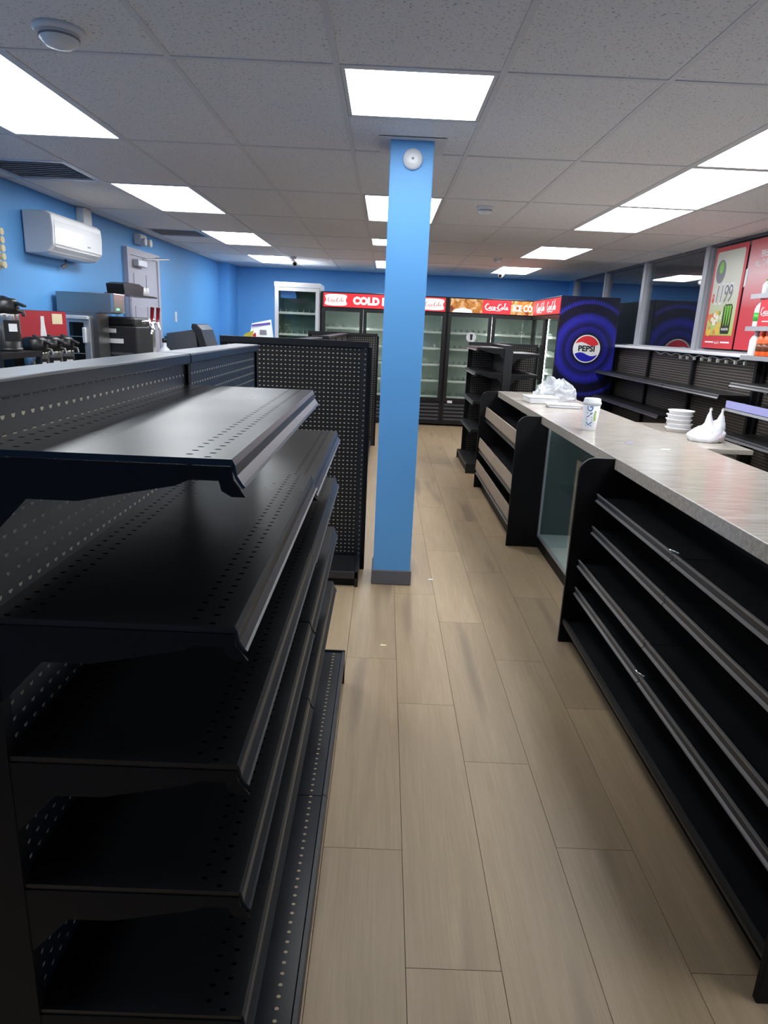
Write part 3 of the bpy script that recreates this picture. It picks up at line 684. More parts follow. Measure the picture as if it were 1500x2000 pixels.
for j in range(m_):
    for i in range(n_):
        a = 2*math.pi*i/n_; ph = math.pi/2*j/(m_-1); b.v.append((.19*math.cos(a)*math.cos(ph), .15*math.sin(a)*math.cos(ph), .15*math.sin(ph)*(1+.25*math.sin(3*a))))
b.f = [(j*n_+i, j*n_+(i+1) % n_, (j+1)*n_+(i+1) % n_, (j+1)*n_+i) for j in range(m_-1) for i in range(n_)]; b.sm = [False]*len(b.f)
soft(b, .035, 14); soft(b, .022, 38, 5); b.v = [(x+1.49, y+5.84, max(z, 0)+CZ1+.001) for x, y, z in b.v]
solo('plastic_film', b, 'film', 'crumpled clear plastic wrap heaped on the far end of the counter', 'plastic wrap')
for i, (x, y, mt_) in enumerate(((1.335,3.56,'violet_strip'),(1.455,3.38,'paper'))):
    b = B().prism([(x-.03,y-.008),(x+.02,y-.012),(x+.032,y+.006),(x-.01,y+.012)], 'z', CZ1, CZ1+.0015)
    solo('paper_scrap', b, mt_, ['pale violet paper scrap lying on the beige counter', 'small white paper scrap lying on the beige counter'][i], 'paper')
# back table with a bag and tubs
tb = thing('back_table', 'low beige table behind the counter carrying a plastic bag', 'table', (2.3, 5.4, 0))
bx(1.90, 2.69, 4.76, 6.15, .715, .75).build('table_top', 'laminate', tb, bev=.003)
for x in (1.94, 2.62):
    for y in (4.80, 6.07): bx(x, x+.04, y, y+.04, 0, .715).build('leg', 'black_side', tb)
t = thing('plastic_bag', 'white tied plastic shopping bag with pink print on the back table', 'bag', (2.50, 5.12, .75))
b = B(); n_, m_ = 36, 16
for j in range(m_):
    q = j/(m_-1)
    for i in range(n_):
        a = 2*math.pi*i/n_; hgt = .15+.025*math.cos(a)+.02*math.cos(2*a); flare = 1-.14*(1-q)**3
        k_ = max(0, (q-.3)/.7); rx_ = .15*flare-.085*k_**1.2; ry_ = .105*flare-.075*k_
        b.v.append((rx_*math.cos(a)+.045*k_**1.5, ry_*math.sin(a), hgt*q))
b.f = [(j*n_+i, j*n_+(i+1) % n_, (j+1)*n_+(i+1) % n_, (j+1)*n_+i) for j in range(m_-1) for i in range(n_)]+[tuple(range(n_))[::-1], tuple((m_-1)*n_+i for i in range(n_))]
b.sm = [True]*len(b.f); soft(b, .016, 22, 3); soft(b, .006, 60, 9); b.v = [(x, y, max(z, 0)) for x, y, z in b.v]; b.build('bag_body', 'bag_white', t, True)
for s_ in (-1, 1):
    xc = .05+s_*.046; B().tube([(xc-s_*.012,0,.10),(xc-s_*.004,.0,.15),(xc,.0,.20),(xc+.003,0,.232),(xc+.004,0,.243),(xc+.005,0,.258)], [.045,.03,.016,.007,.012,.007], 12).build('handle', 'bag_white', t, True)
for i in range(5):
    b = B().lathe([(.090,0),(.098,.028),(.106,.030),(.106,.036)], (2.50+.006*math.sin(i*2), 5.62, .75+.036*i), 28)
    solo('plastic_tub', b, 'white_plastic', ('bottom white plastic tub of the stack behind the shopping bag','white plastic tub second from the bottom of the stack behind the bag','middle white plastic tub of the stack behind the shopping bag','white plastic tub second from the top of the stack behind the bag','topmost white plastic tub of the stack behind the shopping bag')[i], 'tub', 'stacked white tubs')

# ================================================================== right wall shelving under the windows
R1 = thing('wall_shelving', 'black pegboard wall shelving with two long shelves under the window sill', 'shelving', (3.1, 5.6, 0))
SEC = [5.62, 6.79, 7.95, 9.11]
for yp in SEC: bx(3.06, 3.12, yp-.02, yp+.02, 0, 1.36).build('upright_post', 'black_side', R1)
for a, b_ in zip(SEC[:-1], SEC[1:]):
    bx(3.095, 3.11, a+.02, b_-.02, .1, 1.36).build('back_panel', 'peg_brown_yz', R1)
    gshelf(R1, 3.09, 2.80, a, b_, 1.07, 'black_metal')
for a, b_ in zip(SEC[1:-1], SEC[2:]): gshelf(R1, 3.09, 2.80, a, b_, .752, 'black_metal')
deck(R1, 3.09, 2.76, SEC[0], SEC[-1], .12, SEC[1:-1], 'black_metal')
B().tube([(3.045,y_,1.352+.012*math.sin(y_*23)) for y_ in [5.75+i*.06 for i in range(34)]], .005, 5).build('wire_garland', 'wire', R1)
for i in range(9): bx(3.03, 3.05, 5.75+i*.16, 5.775+i*.16, 1.315, 1.345).build('peg_hook', 'wire', R1)
R2 = thing('wall_shelving', 'taller black wall shelving with products on its upper shelves beside the red poster', 'shelving', (3.0, 4.0, 0))
for yp in (5.58, 4.42, 3.26): bx(3.10, 3.16, yp-.02, yp+.02, 0, 2.1).build('upright_post', 'black_side', R2)
for a, b_ in ((4.42,5.58),(3.26,4.42)):
    bx(3.13, 3.145, a+.02, b_-.02, .1, 1.36).build('back_panel', 'peg_brown_yz', R2)
    for z in (1.19, .782): gshelf(R2, 3.12, 2.76, a, b_-.18, z, 'black_metal')
    for z in (1.395, 1.625, 1.878):
        sh = bx(2.98, 3.12, a, b_+.15 if b_ > 5 else b_, z-.02, z).build('upper_shelf', 'black_metal', R2)
        bx(2.97, 2.98, a, b_+.15 if b_ > 5 else b_, z-.032, z+.004).build('price_channel', 'aluminium', sh)
    sh = bx(2.77, 3.12, a, b_-.18, 1.0, 1.012).build('shelf', 'black_metal', R2)
    bx(2.755, 2.77, a, b_-.18, .99, 1.045).build('price_strip', 'violet_strip', sh)
    bx(2.752, 2.772, a, b_-.18, .965, .985).build('price_channel', 'aluminium', sh)
deck(R2, 3.12, 2.76, 3.26, 5.4, .12, (4.42,), 'black_metal')

def bottle(x, y, z, h, r, mt_, cap, label, cat='bottle', group=None, band=None):
    t = thing('bottle', label, cat, (x, y, z), 0, group)
    B().lathe([(r*.94,0),(r,.01),(r,h*.62),(r*.8,h*.74),(r*.36,h*.86),(r*.36,h*.9)], (0,0,0), 16).build('body', mt_, t, True)
    B().lathe([(r*.42,h*.9),(r*.42,h)], (0,0,0), 14).build('cap', cap, t, True)
    if band: B().lathe([(r*1.015,h*.2),(r*1.015,h*.5)], (0,0,0), 16).build('label_band', band, t, True)
for i, (y, c) in enumerate(((5.66,'green_label'),(5.57,'ink_grey'),(5.48,'white_plastic'))):
    bottle(3.05, y, 1.878, .12, .032, 'white_plastic', c, 'small white bottle with a %s cap on the top window shelf' % ('green','grey','white')[i], group='small white bottles on the top shelf')
bottle(3.04, 5.67, 1.625, .225, .045, 'white_plastic', 'white_plastic', 'white bottle with green label bands beside the red carton', band='green_label')
t = thing('drink_carton', 'red drink carton with white script on the middle window shelf', 'carton', (3.05, 5.43, 1.625))
bx(-.06, .06, -.17, .17, 0, .215).build('box', 'poster_red', t, True, bev=.004)
script('script_print', .24, 'print_white', t, (-.0605, .02, .12), '-x', .001, True)
plate([(-.10,-.012),(.06,-.012),(.06,-.004),(-.10,-.004)], '-x', (-.0605,0,.05), 0, .001).build('line_print', 'print_white', t, True)
bottle(3.04, 5.66, 1.395, .2, .046, 'white_plastic', 'white_plastic', 'plain white bottle at the end of the lower window shelf')
for i in range(4): bottle(3.04, 5.56-i*.085, 1.395, .205, .04, 'orange', 'orange', 'orange drink bottle with dark base, %s from the plain white bottle' % ('first','second','third','fourth')[i], group='orange bottles in a row', band='brown_drink')

# posters on the window
XP = 3.158
def poster(y0, y1, z0, z1, label, mt_):
    t = thing('window_poster', label, 'poster', (XP, (y0+y1)/2, z0), 0, None)
    w = (y1-y0)/2; h = z1-z0
    bx(-.001, .004, -w, w, 0, h).build('sheet', mt_, t, True); return t, w, h
t, w, h = poster(6.27, 6.87, 1.435, 2.36, 'tall pale green poster with red border and a large price on the window', 'poster_red')
f_ = '-x'; c0 = (-.001, 0, 0)
pts = [(-w*.86,h*.13),(w*.84,h*.13),(w*.84,h*.93)]+circ(w*.84-.06,h*.93-.0,.06,.03,6,0,math.pi/2)+[(-w*.86,h*.95)]
plate([(-w*.86,h*.13),(w*.86,h*.13),(w*.86,h*.93),(w*.80,h*.955),(-w*.80,h*.955),(-w*.86,h*.93)], f_, c0, 0, .001).build('pale_field', 'poster_pale', t, True)
plate(circ(-w*.48,h*.76,w*.30,h*.115,32), f_, c0, .001, .002).build('dark_oval', 'ink_grey', t, True)
plate(circ(-w*.45,h*.80,w*.14,h*.06,20), f_, c0, .002, .003).build('green_mark', 'monster_green', t, True)
text('price_outline', '1199', .235, 'print_white', t, (-.003, .02, h*.53), '-x', .0004, .1, .018, .72, local=True)
text('price_print', '1199', .225, 'ink_grey', t, (-.0045, .02, h*.53), '-x', .0004, .1, .0, .74, local=True)
text('currency_print', '$', .10, 'logo_red', t, (-.003, .215, h*.50), '-x', .0004, 0, .004, .8, local=True)
# can
plate([(.04,h*.145),(w*.62,h*.145),(w*.66,h*.17),(w*.66,h*.41),(w*.58,h*.435),(.06,h*.435),(.03,h*.41),(.03,h*.17)], f_, c0, .001, .002).build('can_print', 'can_dark', t, True)
for q in range(3):
    u0 = .055+q*.045
    plate([(u0,h*.42),(u0+.034,h*.42),(u0+.026,h*.25-.02*(q % 2)*h),(u0+.012,h*.22)], f_, c0, .002, .003).build('claw_print', 'monster_green', t, True)
text('can_lettering', 'MONSTER', .028, 'print_white', t, (-.0045, -.115, h*.19), '-x', .0003, .1, .0006, local=True)
random.seed(3)
for q in range(26):
    u_ = random.uniform(-w*.78, -.0); v_ = random.uniform(h*.15, h*.36); r_ = random.uniform(.015,.045)
    mt_ = random.choice(['food_yellow','food_yellow','food_orange','food_white','food_green','food_white'])
    if v_ < h*.22: mt_ = random.choice(['food_yellow','food_yellow','food_orange'])
    plate([(u_+r_*math.cos(a)*random.uniform(.7,1.2), v_+r_*math.sin(a)*random.uniform(.6,1)) for a in [i*math.pi/5 for i in range(10)]], f_, c0, .001+q*.00004, .002+q*.00004).build('food_print', mt_, t, True)
script('script_print', .10, 'print_white', t, (-.001, 0, h*.062), '-x', .001, True)
for s_ in (-1, 1): plate([(s_*.07,h*.055),(s_*.24,h*.055),(s_*.24,h*.07),(s_*.07,h*.07)], f_, c0, .0, .001).build('line_print', 'print_white', t, True)
t, w, h = poster(5.56, 6.235, 1.435, 2.36, 'red fading to pink poster with white lettering beside the priced poster', 'poster_fade')
text('heading_print', 'BREAKFAST', .075, 'print_white', t, (-.002, -.02, h*.86), '-x', .0004, 0, .001, .85, local=True)
text('heading_print', 'ALL DAY', .07, 'print_white', t, (-.002, .10, h*.78), '-x', .0004, 0, .001, .85, local=True)
plate([(-w-.012,h*.58),(-w+.028,h*.60),(-w+.028,h*.76),(-w-.012,h*.74)], f_, c0, .001, .004).build('white_tag', 'paper', t, True)

# ================================================================== coolers
def cooler(loc, rz, W, D, H, nd, label, body, header, inner='cooler_inner', hz=(1.765,1.965), g0=.40):
    """glass-door merchandiser built facing -y from its front left corner"""
    t = thing('drinks_cooler', label, 'cooler', loc, rz, None)
    k = dict(local=True)
    bx(0, .03, .05, D, .02, H).build('side_panel', body, t, **k); bx(W-.03, W, .05, D, .02, H).build('side_panel', body, t, **k)
    bx(.03, W-.03, D-.03, D, .02, H).build('back_panel', inner, t, **k); bx(.03, W-.03, .05, D-.03, H-.03, H).build('roof', body, t, **k)
    bx(.03, W-.03, .05, D-.03, g0-.03, g0).build('floor_panel', inner, t, **k)
    bx(.03, W-.03, .05, D-.03, hz[0]-.02, hz[0]).build('ceiling_panel', inner, t, **k)
    for x in (.031, W-.041): bx(x, x+.01, .07, D-.03, g0, hz[0]-.02).build('liner', inner, t, **k)
    if header:
        bx(.0, W, .0, .05, hz[0]-.012, H).build('header_frame', body, t, bev=.004, **k)
        bx(.035, W-.035, -.006, .0, hz[0], hz[1]).build('header_sign', header, t, **k)
    else: bx(.0, W, .0, .05, hz[0]-.012, H).build('header_frame', body, t, bev=.004, **k)
    base = bx(.0, W, .02, .05, .03, g0-.012).build('base_front', 'black_plastic', t, **k)
    dw = (W-.02)/nd
    for d_ in range(nd):
        x0 = .01+d_*dw; x1 = x0+dw; fw_ = .055
        for q in range(5):
            z = .09+q*.058
            B().prism([(.018,z),(.004,z+.006),(.004,z+.022),(.018,z+.034)], 'x', x0+.03, x1-.03).build('grille_slat', 'grey_machine', base, **k)
        za, zb = g0-.008, hz[0]-.016
        dr = bx(x0+.004, x0+fw_, .0, .045, za, zb).box(x1-fw_, x1-.004, .0, .045, za, zb).box(x0+fw_, x1-fw_, .0, .045, za, za+.055).box(x0+fw_, x1-fw_, .0, .045, zb-.05, zb).build('door', body, t, **k)
        bx(x0+fw_, x1-fw_, .018, .026, za+.055, zb-.05).build('glass_pane', 'cooler_glass', dr, **k)
        hx = x1-.03 if d_ % 2 == 0 else x0+.03
        bx(hx-.008, hx+.008, -.02, .0, .85, 1.35).build('door_handle', 'black_plastic' if body != 'cooler_white' else 'cooler_white', dr, bev=.003, **k)
        bx(x0+.006, x0+.018, .052, .062, g0+.05, hz[0]-.05).build('added_fill_strip', 'cooler_added_glow', t, **k)  # added glowing strip behind the door edge, brightens the cooler inside
        for q in range(5):
            z = g0+.06+q*(hz[0]-g0-.12)/5
            sh = bx(x0+.03, x1-.03, .09, D-.06, z-.008, z).build('cooler_shelf', 'wire', t, **k)
            bx(x0+.03, x1-.03, .08, .09, z-.022, z+.012).build('price_strip', 'shelf_white', sh, **k)
            for c_ in range(7):
                xx = x0+.07+c_*(dw-.14)/6
                bx(xx-.003, xx+.003, .10, .40, z, z+.055).build('divider', 'wire', sh, **k)
    return t
YK = 10.72
c1_ = cooler((-1.015, YK, 0), 0, 1.945, .75, 1.985, 3, 'black three-door cooler with a red COLD sign behind the pillar', 'black_plastic', 'red_sign')
H0 = 1.865
def ribbon(root, x):
    pts = [(-.17,.06),(-.10,.082),(.10,.082),(.17,.06),(.150,0),(.17,-.06),(.10,-.082),(-.10,-.082),(-.17,-.06),(-.150,0)]
    plate(spline(pts+[pts[0]], 4)[:-1], '-y', (x,-.006,H0), 0, .002).build('logo_plate', 'white_print', root, True)
    script('logo_script', .25, 'logo_red', root, (x,-.006,H0), '-y', .004, True)
ribbon(c1_, .225); ribbon(c1_, 1.945-.225)
text('sign_lettering', 'COLD DRINKS', .145, 'white_print', c1_, (.49,-.008,H0-.005), '-y', .002, 0, .009, 1.0, 'LEFT', local=True)
c2_ = cooler((.935, YK, 0), 0, 1.40, .75, 1.985, 2, 'black two-door cooler with a brown cola and ice header sign', 'black_plastic', 'ice_print')
plate([(.53,-.1),(.97,-.1),(.97,.1),(.53,.1)], '-y', (0,-.006,H0), 0, .002).build('logo_plate', 'red_sign', c2_, True)
script('logo_script', .36, 'white_print', c2_, (.75,-.006,H0), '-y', .004, True)
text('sign_lettering', 'ICE CO', .125, 'white_print', c2_, (1.0,-.009,H0-.01), '-y', .002, 0, .005, .74, 'LEFT', local=True)
plate(spline([(.07,-.1),(.10,-.06),(.17,-.045),(.22,-.03),(.30,-.045),(.36,-.06),(.38,-.1)], 4), '-y', (0,-.006,H0), .0, .002).build('ice_foam', 'white_print', c2_, True)
bx(1.0-.935+.02, 1.0-.935+.10, -.004, -.001, .37, .41).build('price_tag', 'paper', c2_, True)
# corner cooler: turned to face the aisle, wrapped side towards the counter
c3_ = cooler((2.235, 10.66, 0), -math.pi/2, 1.68, .76, 1.985, 2, 'black corner cooler whose side carries blue rings and a round soft drink logo', 'black_plastic', 'red_sign')
script('logo_script', .5, 'white_print', c3_, (.55,-.006,H0), '-y', .003, True); script('logo_script', .5, 'white_print', c3_, (1.2,-.006,H0), '-y', .003, True)
bx(1.68, 1.682, .0, .76, .02, 1.985).build('side_wrap', 'ring_wrap', c3_, True)
WX = 1.682
def wplate(pts, d0, d1, name, mt_):     # on the wrapped side: u runs along local +y, out is local +x
    b = B(); n = len(pts); ar = sum(pts[i][0]*pts[(i+1) % n][1]-pts[(i+1) % n][0]*pts[i][1] for i in range(n))
    if ar < 0: pts = pts[::-1]
    cu_, cz_ = .395, 1.335
    b.add([(WX+d0, cu_+u_, cz_+v_) for u_, v_ in pts]+[(WX+d1, cu_+u_, cz_+v_) for u_, v_ in pts], [tuple(range(n))[::-1], tuple(range(n,2*n))]+[(i,(i+1) % n,n+(i+1) % n,n+i) for i in range(n)])
    return b.build(name, mt_, c3_, True)
RL = .178
wplate(circ(0,0,RL+.006,RL+.006,48), 0, .001, 'roundel_rim', 'ink_black')
wplate(circ(0,0,RL,RL,48), .001, .002, 'roundel', 'logo_white')
ri = RL-.014
def wave(s_): return [(-ri*.93+ri*1.86*i/20, s_*.068+.018*math.sin((i/20)*2*math.pi)*(1)) for i in range(21)]
top = [p for p in circ(0,0,ri,ri,60) if p[1] > .068+.004]; top.sort(key=lambda p: -p[0])
up = [(math.sqrt(ri*ri-.06**2)*(-1+2*i/16), .062+.022*math.sin(math.pi*2*i/16)) for i in range(17)]
wplate(up+[(ri*math.cos(a), ri*math.sin(a)) for a in [math.asin(.064/ri)+(math.pi-2*math.asin(.064/ri))*i/24 for i in range(25)]], .002, .003, 'roundel_top', 'logo_red')
lo_ = [(math.sqrt(ri*ri-.07**2)*(1-2*i/16), -.068-.022*math.sin(math.pi*2*i/16)) for i in range(17)]
wplate(lo_+[(ri*math.cos(a), ri*math.sin(a)) for a in [math.pi+math.asin(.07/ri)+(math.pi-2*math.asin(.07/ri))*i/24 for i in range(25)]], .002, .003, 'roundel_bottom', 'logo_blue')
text('roundel_lettering', 'PEPSI', .098, 'ink_black', c3_, (WX+.003, .395, 1.335), '+x', .0006, 0, .0035, 1.02, local=True)
# white single-door cooler
c4_ = cooler((-1.735, 10.70, 0), 0, .70, .72, 2.09, 1, 'white-framed single glass-door cooler standing beside the red COLD sign', 'cooler_white', None, 'cooler_inner_green', (2.03,2.05), .30)
plate(circ(0,0,.13,.07,24,math.pi,2*math.pi), '-y', (.36,.05,1.86), 0, .003).build('half_round_sticker', 'ink_black', c4_, True)
plate([(-.27,.0),(-.02,.0),(-.05,.13),(-.27,.15)], '-y', (.36,.05,1.86), 0, .003).build('blue_sticker', 'blue_tag', c4_, True)
t = thing('wall_rack', 'leaning white flyer holder with purple and yellow print beside the white cooler', 'rack', (-1.98, 10.65, 0))
bx(-.22, .22, .0, .35, 0, 1.22).build('stand', 'grey_machine', t, True)
B().add([(-.14,.02,1.22),(.24,.02,1.22),(.18,.14,1.53),(-.12,.14,1.46),(-.14,.05,1.22),(.24,.05,1.22),(.18,.17,1.53),(-.12,.17,1.46)], [(0,1,2,3),(7,6,5,4),(0,4,5,1),(1,5,6,2),(2,6,7,3),(3,7,4,0)]).build('panel', 'paper', t, True)
B().add([(-.115,.09,1.41),(.175,.105,1.455),(.172,.116,1.49),(-.112,.103,1.445)], [(0,1,2,3)]).build('title_print', 'purple', t, True)
B().add([(.02,.045,1.30),(.13,.045,1.30),(.12,.065,1.37),(.02,.065,1.37)], [(0,1,2,3)]).build('text_print', 'ink_grey', t, True)
B().prism([(-.24,1.22),(-.10,1.22),(-.06,1.36),(-.20,1.30)], 'y', -.03, .0).build('yellow_flyer', 'yellow', t, True)
B().prism([(-.08,1.22),(-.02,1.22),(-.03,1.33),(-.07,1.30)], 'y', -.034, -.01).build('red_flyer', 'logo_red', t, True)

# ================================================================== left wall: air conditioner, signs
AX = XL+.008
t = thing('air_conditioner', 'white wall-mounted split air conditioner with a glossy front on the blue wall', 'air conditioner', (AX, 5.96, 1.93))
prof = [(0,.31),(.19,.31),(.225,.285),(.232,.20),(.226,.07),(.17,.012),(.10,0),(0,.0)]
B().prism([(AX+a, 1.93+b_) for a, b_ in prof], 'y', 5.50, 6.42).build('casing', 'white_plastic', t, bev=.01)
B().prism([(AX+.222,2.212),(AX+.237,2.13),(AX+.231,2.005),(AX+.225,2.005),(AX+.230,2.13),(AX+.216,2.208)], 'y', 5.52, 6.40).build('front_panel', 'white_gloss', t)
B().prism([(AX+.213,1.99),(AX+.15,1.937),(AX+.153,1.932),(AX+.220,1.986)], 'y', 5.56, 6.36).build('louvre', 'white_plastic', t)
bx(AX+.2335, AX+.2345, 6.10, 6.16, 2.035, 2.045).build('badge', 'ink_grey', t)
B().tube([(AX+.06,6.05,1.935),(AX+.06,6.05,1.88),(AX+.03,6.03,1.865)], .018, 8).build('drain_pipe', 'trim_grey', t)
solo('pipe_cover', bx(XL, XL+.075, 6.46, 6.63, 2.15, ZC), 'white_plastic', 'white pipe cover rising from the air conditioner to the ceiling', 'pipe cover', bev=.008)
t = thing('emergency_light', 'white emergency light with twin lamps above the grey door', 'emergency light', (XL, 8.0, 2.26))
bx(XL, XL+.08, 7.88, 8.08, 2.26, 2.37).build('housing', 'white_plastic', t, bev=.01)
for y in (7.90, 8.07): B().lathe([(.026,0),(.04,.04),(.04,.05)], (XL+.08, y, 2.29), 16, 'x').build('lamp_head', 'white_plastic', t)
t = thing('light_switch', 'small white switch plate on the blue wall past the grey door', 'switch', (XL, 9.3, 1.45))
bx(0, .008, -.04, .04, -.01, .12).build('plate', 'white_plastic', t, True, bev=.003); bx(.008, .016, -.012, .012, .035, .075).build('toggle', 'white_paint', t, True)
t = thing('wall_dispenser', 'white cup dispenser fixed to the blue wall beside the air conditioner', 'dispenser', (XL, 4.92, 1.76))
bx(0, .09, -.10, .10, 0, .62).build('body', 'white_paint', t, True, bev=.02)
for q in range(5): B().lathe([(.02,0),(.024,.03)], (.09, .075, .04+q*.055), 12, 'x').build('knob', 'cream', t, True)

# ---- beverage counter and machines
bc = thing('beverage_counter', 'dark beverage counter along the blue left wall behind the shelving', 'counter', (-2.5, 5.8, 0))
bx(-2.82, -2.2, 3.6, 7.4, .03, .86).build('cabinet', 'dark_machine', bc); bx(-2.825, -2.17, 3.58, 7.42, .86, .90).build('worktop', 'black_plastic', bc, bev=.004)
t = thing('cup_stand', 'raised black shelf stand at the end of the beverage counter', 'stand', (-2.45, 4.3, .90))
bx(-2.66, -2.28, 4.05, 4.55, 1.205, 1.24).build('shelf_top', 'black_plastic', t)
for x in (-2.65, -2.31):
    for y in (4.06, 4.52): bx(x, x+.025, y, y+.025, .90, 1.205).build('leg', 'black_plastic', t)
def airpot(x, y, z, h, label, r=.078):
    t = thing('airpot', label, 'airpot', (x, y, z), 0, 'steel airpots on the beverage counter')
    B().lathe([(r,0),(r,h*.66),(r*.97,h*.7)], (0,0,0), 24).build('body', 'steel_bright', t, True)
    B().lathe([(r*1.04,0),(r*1.04,.02)], (0,0,0), 24).build('base_ring', 'black_plastic', t, True)
    hd = B().lathe([(r*1.02,h*.68),(r*1.06,h*.78),(r*1.0,h*.9),(r*.8,h*.95),(r*.5,h*.96)], (0,0,0), 24).build('head', 'black_plastic', t, True)
    B().prism([(.0,h*.93),(r*1.55,h*.80),(r*1.6,h*.84),(.0,h*1.0)], 'y', -.022, .022).build('pump_lever', 'black_plastic', hd, True, bev=.004)
    B().tube([(r*.9,0,h*.74),(r*1.4,0,h*.72),(r*1.45,0,h*.64)], .012, 8).build('spout', 'black_plastic', hd, True)
    b = B()
    for rr_, za, zb, mt_, nm in ((r+.002,h*.18,h*.56,'ink_black','label_panel'),(r+.004,h*.36,h*.5,'paper','label_print')):
        q = B(); n = 8; a0, a1 = (-1.15,.05) if nm == 'label_panel' else (-.85,-.25)
        q.add([(rr_*math.cos(a0+(a1-a0)*i/n), rr_*math.sin(a0+(a1-a0)*i/n), z_) for z_ in (za,zb) for i in range(n+1)], [(i,i+1,n+2+i,n+1+i) for i in range(n)])
        q.build(nm, mt_, t, True)
airpot(-2.43, 4.40, 1.24, .34, 'large steel airpot with black lid on the raised stand', .088)
for y_, w_ in ((4.69,'first'),(4.89,'middle'),(5.09,'last')):
    airpot(-2.40, y_, .98, .36, w_+' steel airpot in front of the red dispenser panel, counted from the raised stand')
solo('airpot_rack', bx(-2.50, -2.29, 4.58, 5.20, .90, .98), 'black_plastic', 'low black drip rack carrying three airpots', 'rack', bev=.006)
t = thing('drink_dispenser', 'countertop drink dispenser with a red panel and white bottle silhouette', 'dispenser', (-2.6, 5.0, .90))
bx(-2.80, -2.53, 4.66, 5.46, .90, 1.50).build('cabinet', 'black_plastic', t, bev=.01)
bx(-2.53, -2.518, 4.66, 5.44, 1.25, 1.497).build('front_panel', 'red_panel', t)
bt = [(-.05,-.125),(.05,-.125),(.043,-.04),(.026,.03),(.024,.085),(-.024,.085),(-.026,.03),(-.043,-.04)]
plate(bt, '+x', (-2.518,5.06,1.375), 0, .003).build('bottle_print', 'print_white', t)
plate([(.16,.03),(.32,.03),(.32,.105),(.16,.105)], '+x', (-2.518,5.05,1.375), 0, .002).build('price_label', 'cream', t)
# bean-to-cup machine with overhanging stainless hood
t = thing('coffee_machine', 'stainless coffee machine with a deep hood and glass-door milk fridge', 'coffee machine', (-2.5, 5.95, .90))
bx(-2.79, -2.33, 5.87, 6.10, 1.50, 1.665).build('hood', 'steel', t, bev=.006)
bx(-2.33, -2.30, 5.865, 6.105, 1.51, 1.665).build('hood_front', 'steel_bright', t, bev=.004)
bx(-2.299, -2.297, 5.92, 5.97, 1.53, 1.545).build('status_light', 'led_green', t)
bx(-2.80, -2.45, 5.87, 6.10, .90, 1.50).build('body', 'steel', t)
fr_ = bx(-2.72, -2.51, 5.842, 5.868, .98, 1.47).build('fridge_door', 'aluminium', t, bev=.004)
bx(-2.68, -2.56, 5.837, 5.842, 1.05, 1.42).build('door_glass', 'dark_glass', fr_)
for z in (1.16, 1.30): bx(-2.68, -2.56, 5.834, 5.837, z, z+.006).build('inner_shelf', 'aluminium', fr_)
bx(-2.565, -2.535, 5.81, 5.84, 1.25, 1.38).build('door_handle', 'white_plastic', fr_, bev=.008)
bx(-2.72, -2.51, 5.815, 5.842, 1.445, 1.475).build('top_trim', 'white_plastic', fr_, bev=.006)
t = thing('frozen_drink_machine', 'black frozen drink machine with white panels beside the stainless hood', 'drink machine', (-2.4, 6.35, .90))
bx(-2.56, -2.22, 6.13, 6.56, .90, 1.40).build('body', 'dark_machine', t, bev=.012)
bx(-2.55, -2.24, 6.14, 6.55, 1.40, 1.48).build('hopper_lid', 'black_plastic', t, bev=.02)
bx(-2.55, -2.40, 6.12, 6.13, 1.34, 1.375).build('side_label', 'white_plastic', t); bx(-2.48, -2.34, 6.12, 6.13, 1.25, 1.29).build('side_label', 'white_plastic', t)
for z in (1.0, 1.05, 1.1, 1.15): bx(-2.52, -2.26, 6.122, 6.13, z, z+.02).build('vent_slat', 'grey_machine', t)
B().tube([(-2.22,6.3,1.44),(-2.16,6.3,1.45),(-2.14,6.3,1.38),(-2.145,6.3,1.34)], .016, 8).build('spout', 'chrome', t)
t = thing('tap_tower', 'chrome tap tower with dark red handles beside the frozen drink machine', 'tap', (-2.33, 6.8, .90))
bx(-2.42, -2.22, 6.62, 7.02, .90, .98).build('drip_base', 'steel', t, bev=.008)
bx(-2.40, -2.33, 6.66, 6.98, .98, 1.48).build('column', 'steel_bright', t, bev=.02)
for y in (6.73, 6.90):
    B().tube([(-2.33,y,1.43),(-2.28,y,1.43),(-2.27,y,1.37)], .014, 8).build('faucet', 'chrome', t)
    B().tube([(-2.29,y,1.44),(-2.28,y,1.48),(-2.27,y,1.58)], [.010,.016,.02], 8).build('tap_handle', 'dark_red', t)
t = thing('syrup_jug', 'white syrup bottle with a yellow green label by the tap tower', 'bottle', (-2.30, 7.14, .90))
B().lathe([(.06,0),(.065,.02),(.065,.22),(.05,.27),(.02,.30),(.02,.34)], (0,0,0), 18).build('body', 'white_plastic', t, True)
B().lathe([(.067,.08),(.067,.20)], (0,0,0), 18).build('label', 'king_green', t, True); B().lathe([(.024,.34),(.024,.38)], (0,0,0), 12).build('cap', 'black_plastic', t, True)
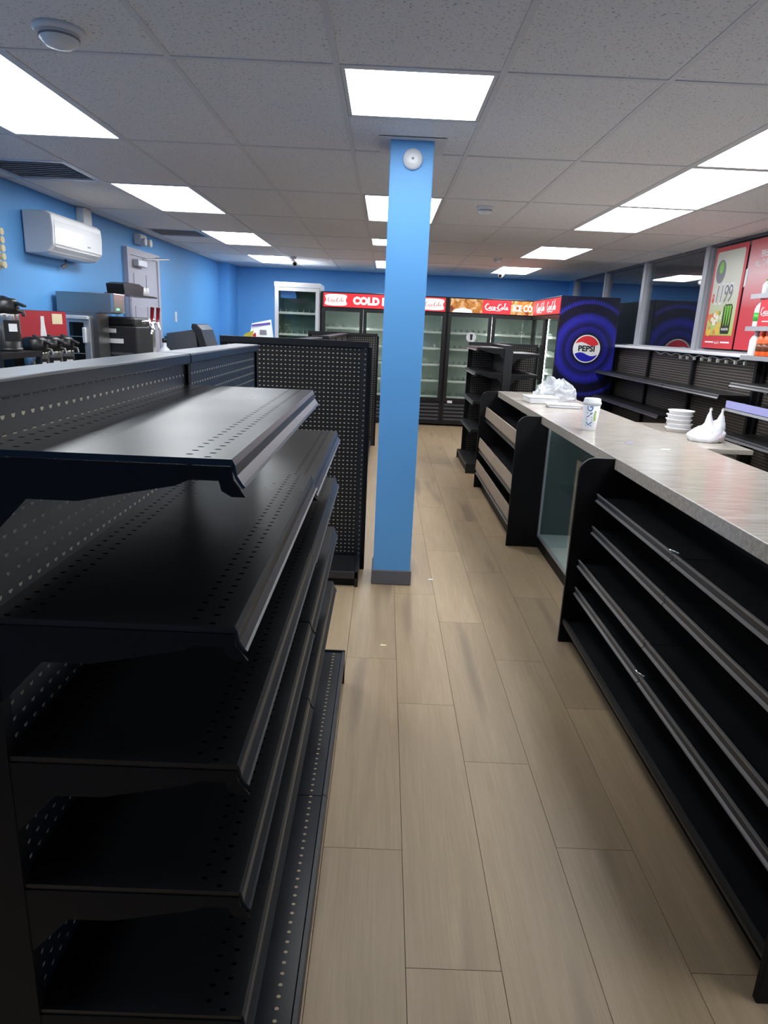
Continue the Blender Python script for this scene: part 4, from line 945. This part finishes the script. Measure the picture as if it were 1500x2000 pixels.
t = thing('lid_organizer', 'clear-legged black cup lid rack standing above the frozen drink machine', 'rack', (-2.5, 6.35, 1.48))
bx(-2.56, -2.38, 6.32, 7.22, 1.672, 1.685).build('tray', 'black_plastic', t)
B().prism([(6.36,1.685),(6.84,1.685),(6.86,1.765),(6.74,1.785),(6.46,1.785),(6.34,1.765)], 'x', -2.55, -2.39).build('bin', 'black_plastic', t)
for y in (6.34, 6.50):
    for x in (-2.54, -2.41): bx(x, x+.02, y, y+.02, 1.48, 1.672).build('leg', 'clear_plastic', t)
for i in range(3):
    b = B().lathe([(.042,0),(.034,.085)], (-2.47, 6.93+i*.10, 1.685), 18)
    solo('cup_stack', b, 'white_plastic', ('stack of white cups touching the black bin on the lid rack','middle one of three white cup stacks on the lid rack','stack of white cups at the free end of the lid rack')[i], 'cups', 'white cups on the lid rack')
# ---- cash machine
t = thing('cash_machine', 'dark grey freestanding cash machine with a slanted curved front by the blue wall', 'cash machine', (-2.45, 9.0, 0))
Y0, Y1 = 8.78, 9.32
B().prism([(-2.80,0),(-2.30,0),(-2.30,1.0),(-2.40,1.06),(-2.43,1.36),(-2.80,1.30)], 'y', Y0, Y1).build('cabinet', 'grey_machine', t, bev=.01)
B().prism([(-2.47,1.43),(-2.41,1.43),(-2.34,1.36),(-2.26,1.10),(-2.22,.98),(-2.30,.96),(-2.36,1.06),(-2.43,1.34),(-2.48,1.37)], 'y', Y0-.015, Y1+.015).build('fascia', 'dark_machine', t, bev=.012)
B().add([(-2.385,Y0+.08,1.34),(-2.385,Y1-.08,1.34),(-2.315,Y1-.08,1.14),(-2.315,Y0+.08,1.14)], [(0,1,2,3)]).build('screen', 'blue_tag', t)
# small litter on the aisle floor
for i, (x, y) in enumerate(((.34,3.86),(.05,2.95))):
    b = B().prism([(x-.016,y-.007),(x+.012,y-.010),(x+.018,y+.006),(x-.008,y+.009)], 'z', .0, .0015)
    solo('paper_scrap', b, ('paper','cream')[i], ('tiny white paper scrap on the floor beside the pillar', 'tiny pale leaf scrap on the aisle planks')[i], 'paper')
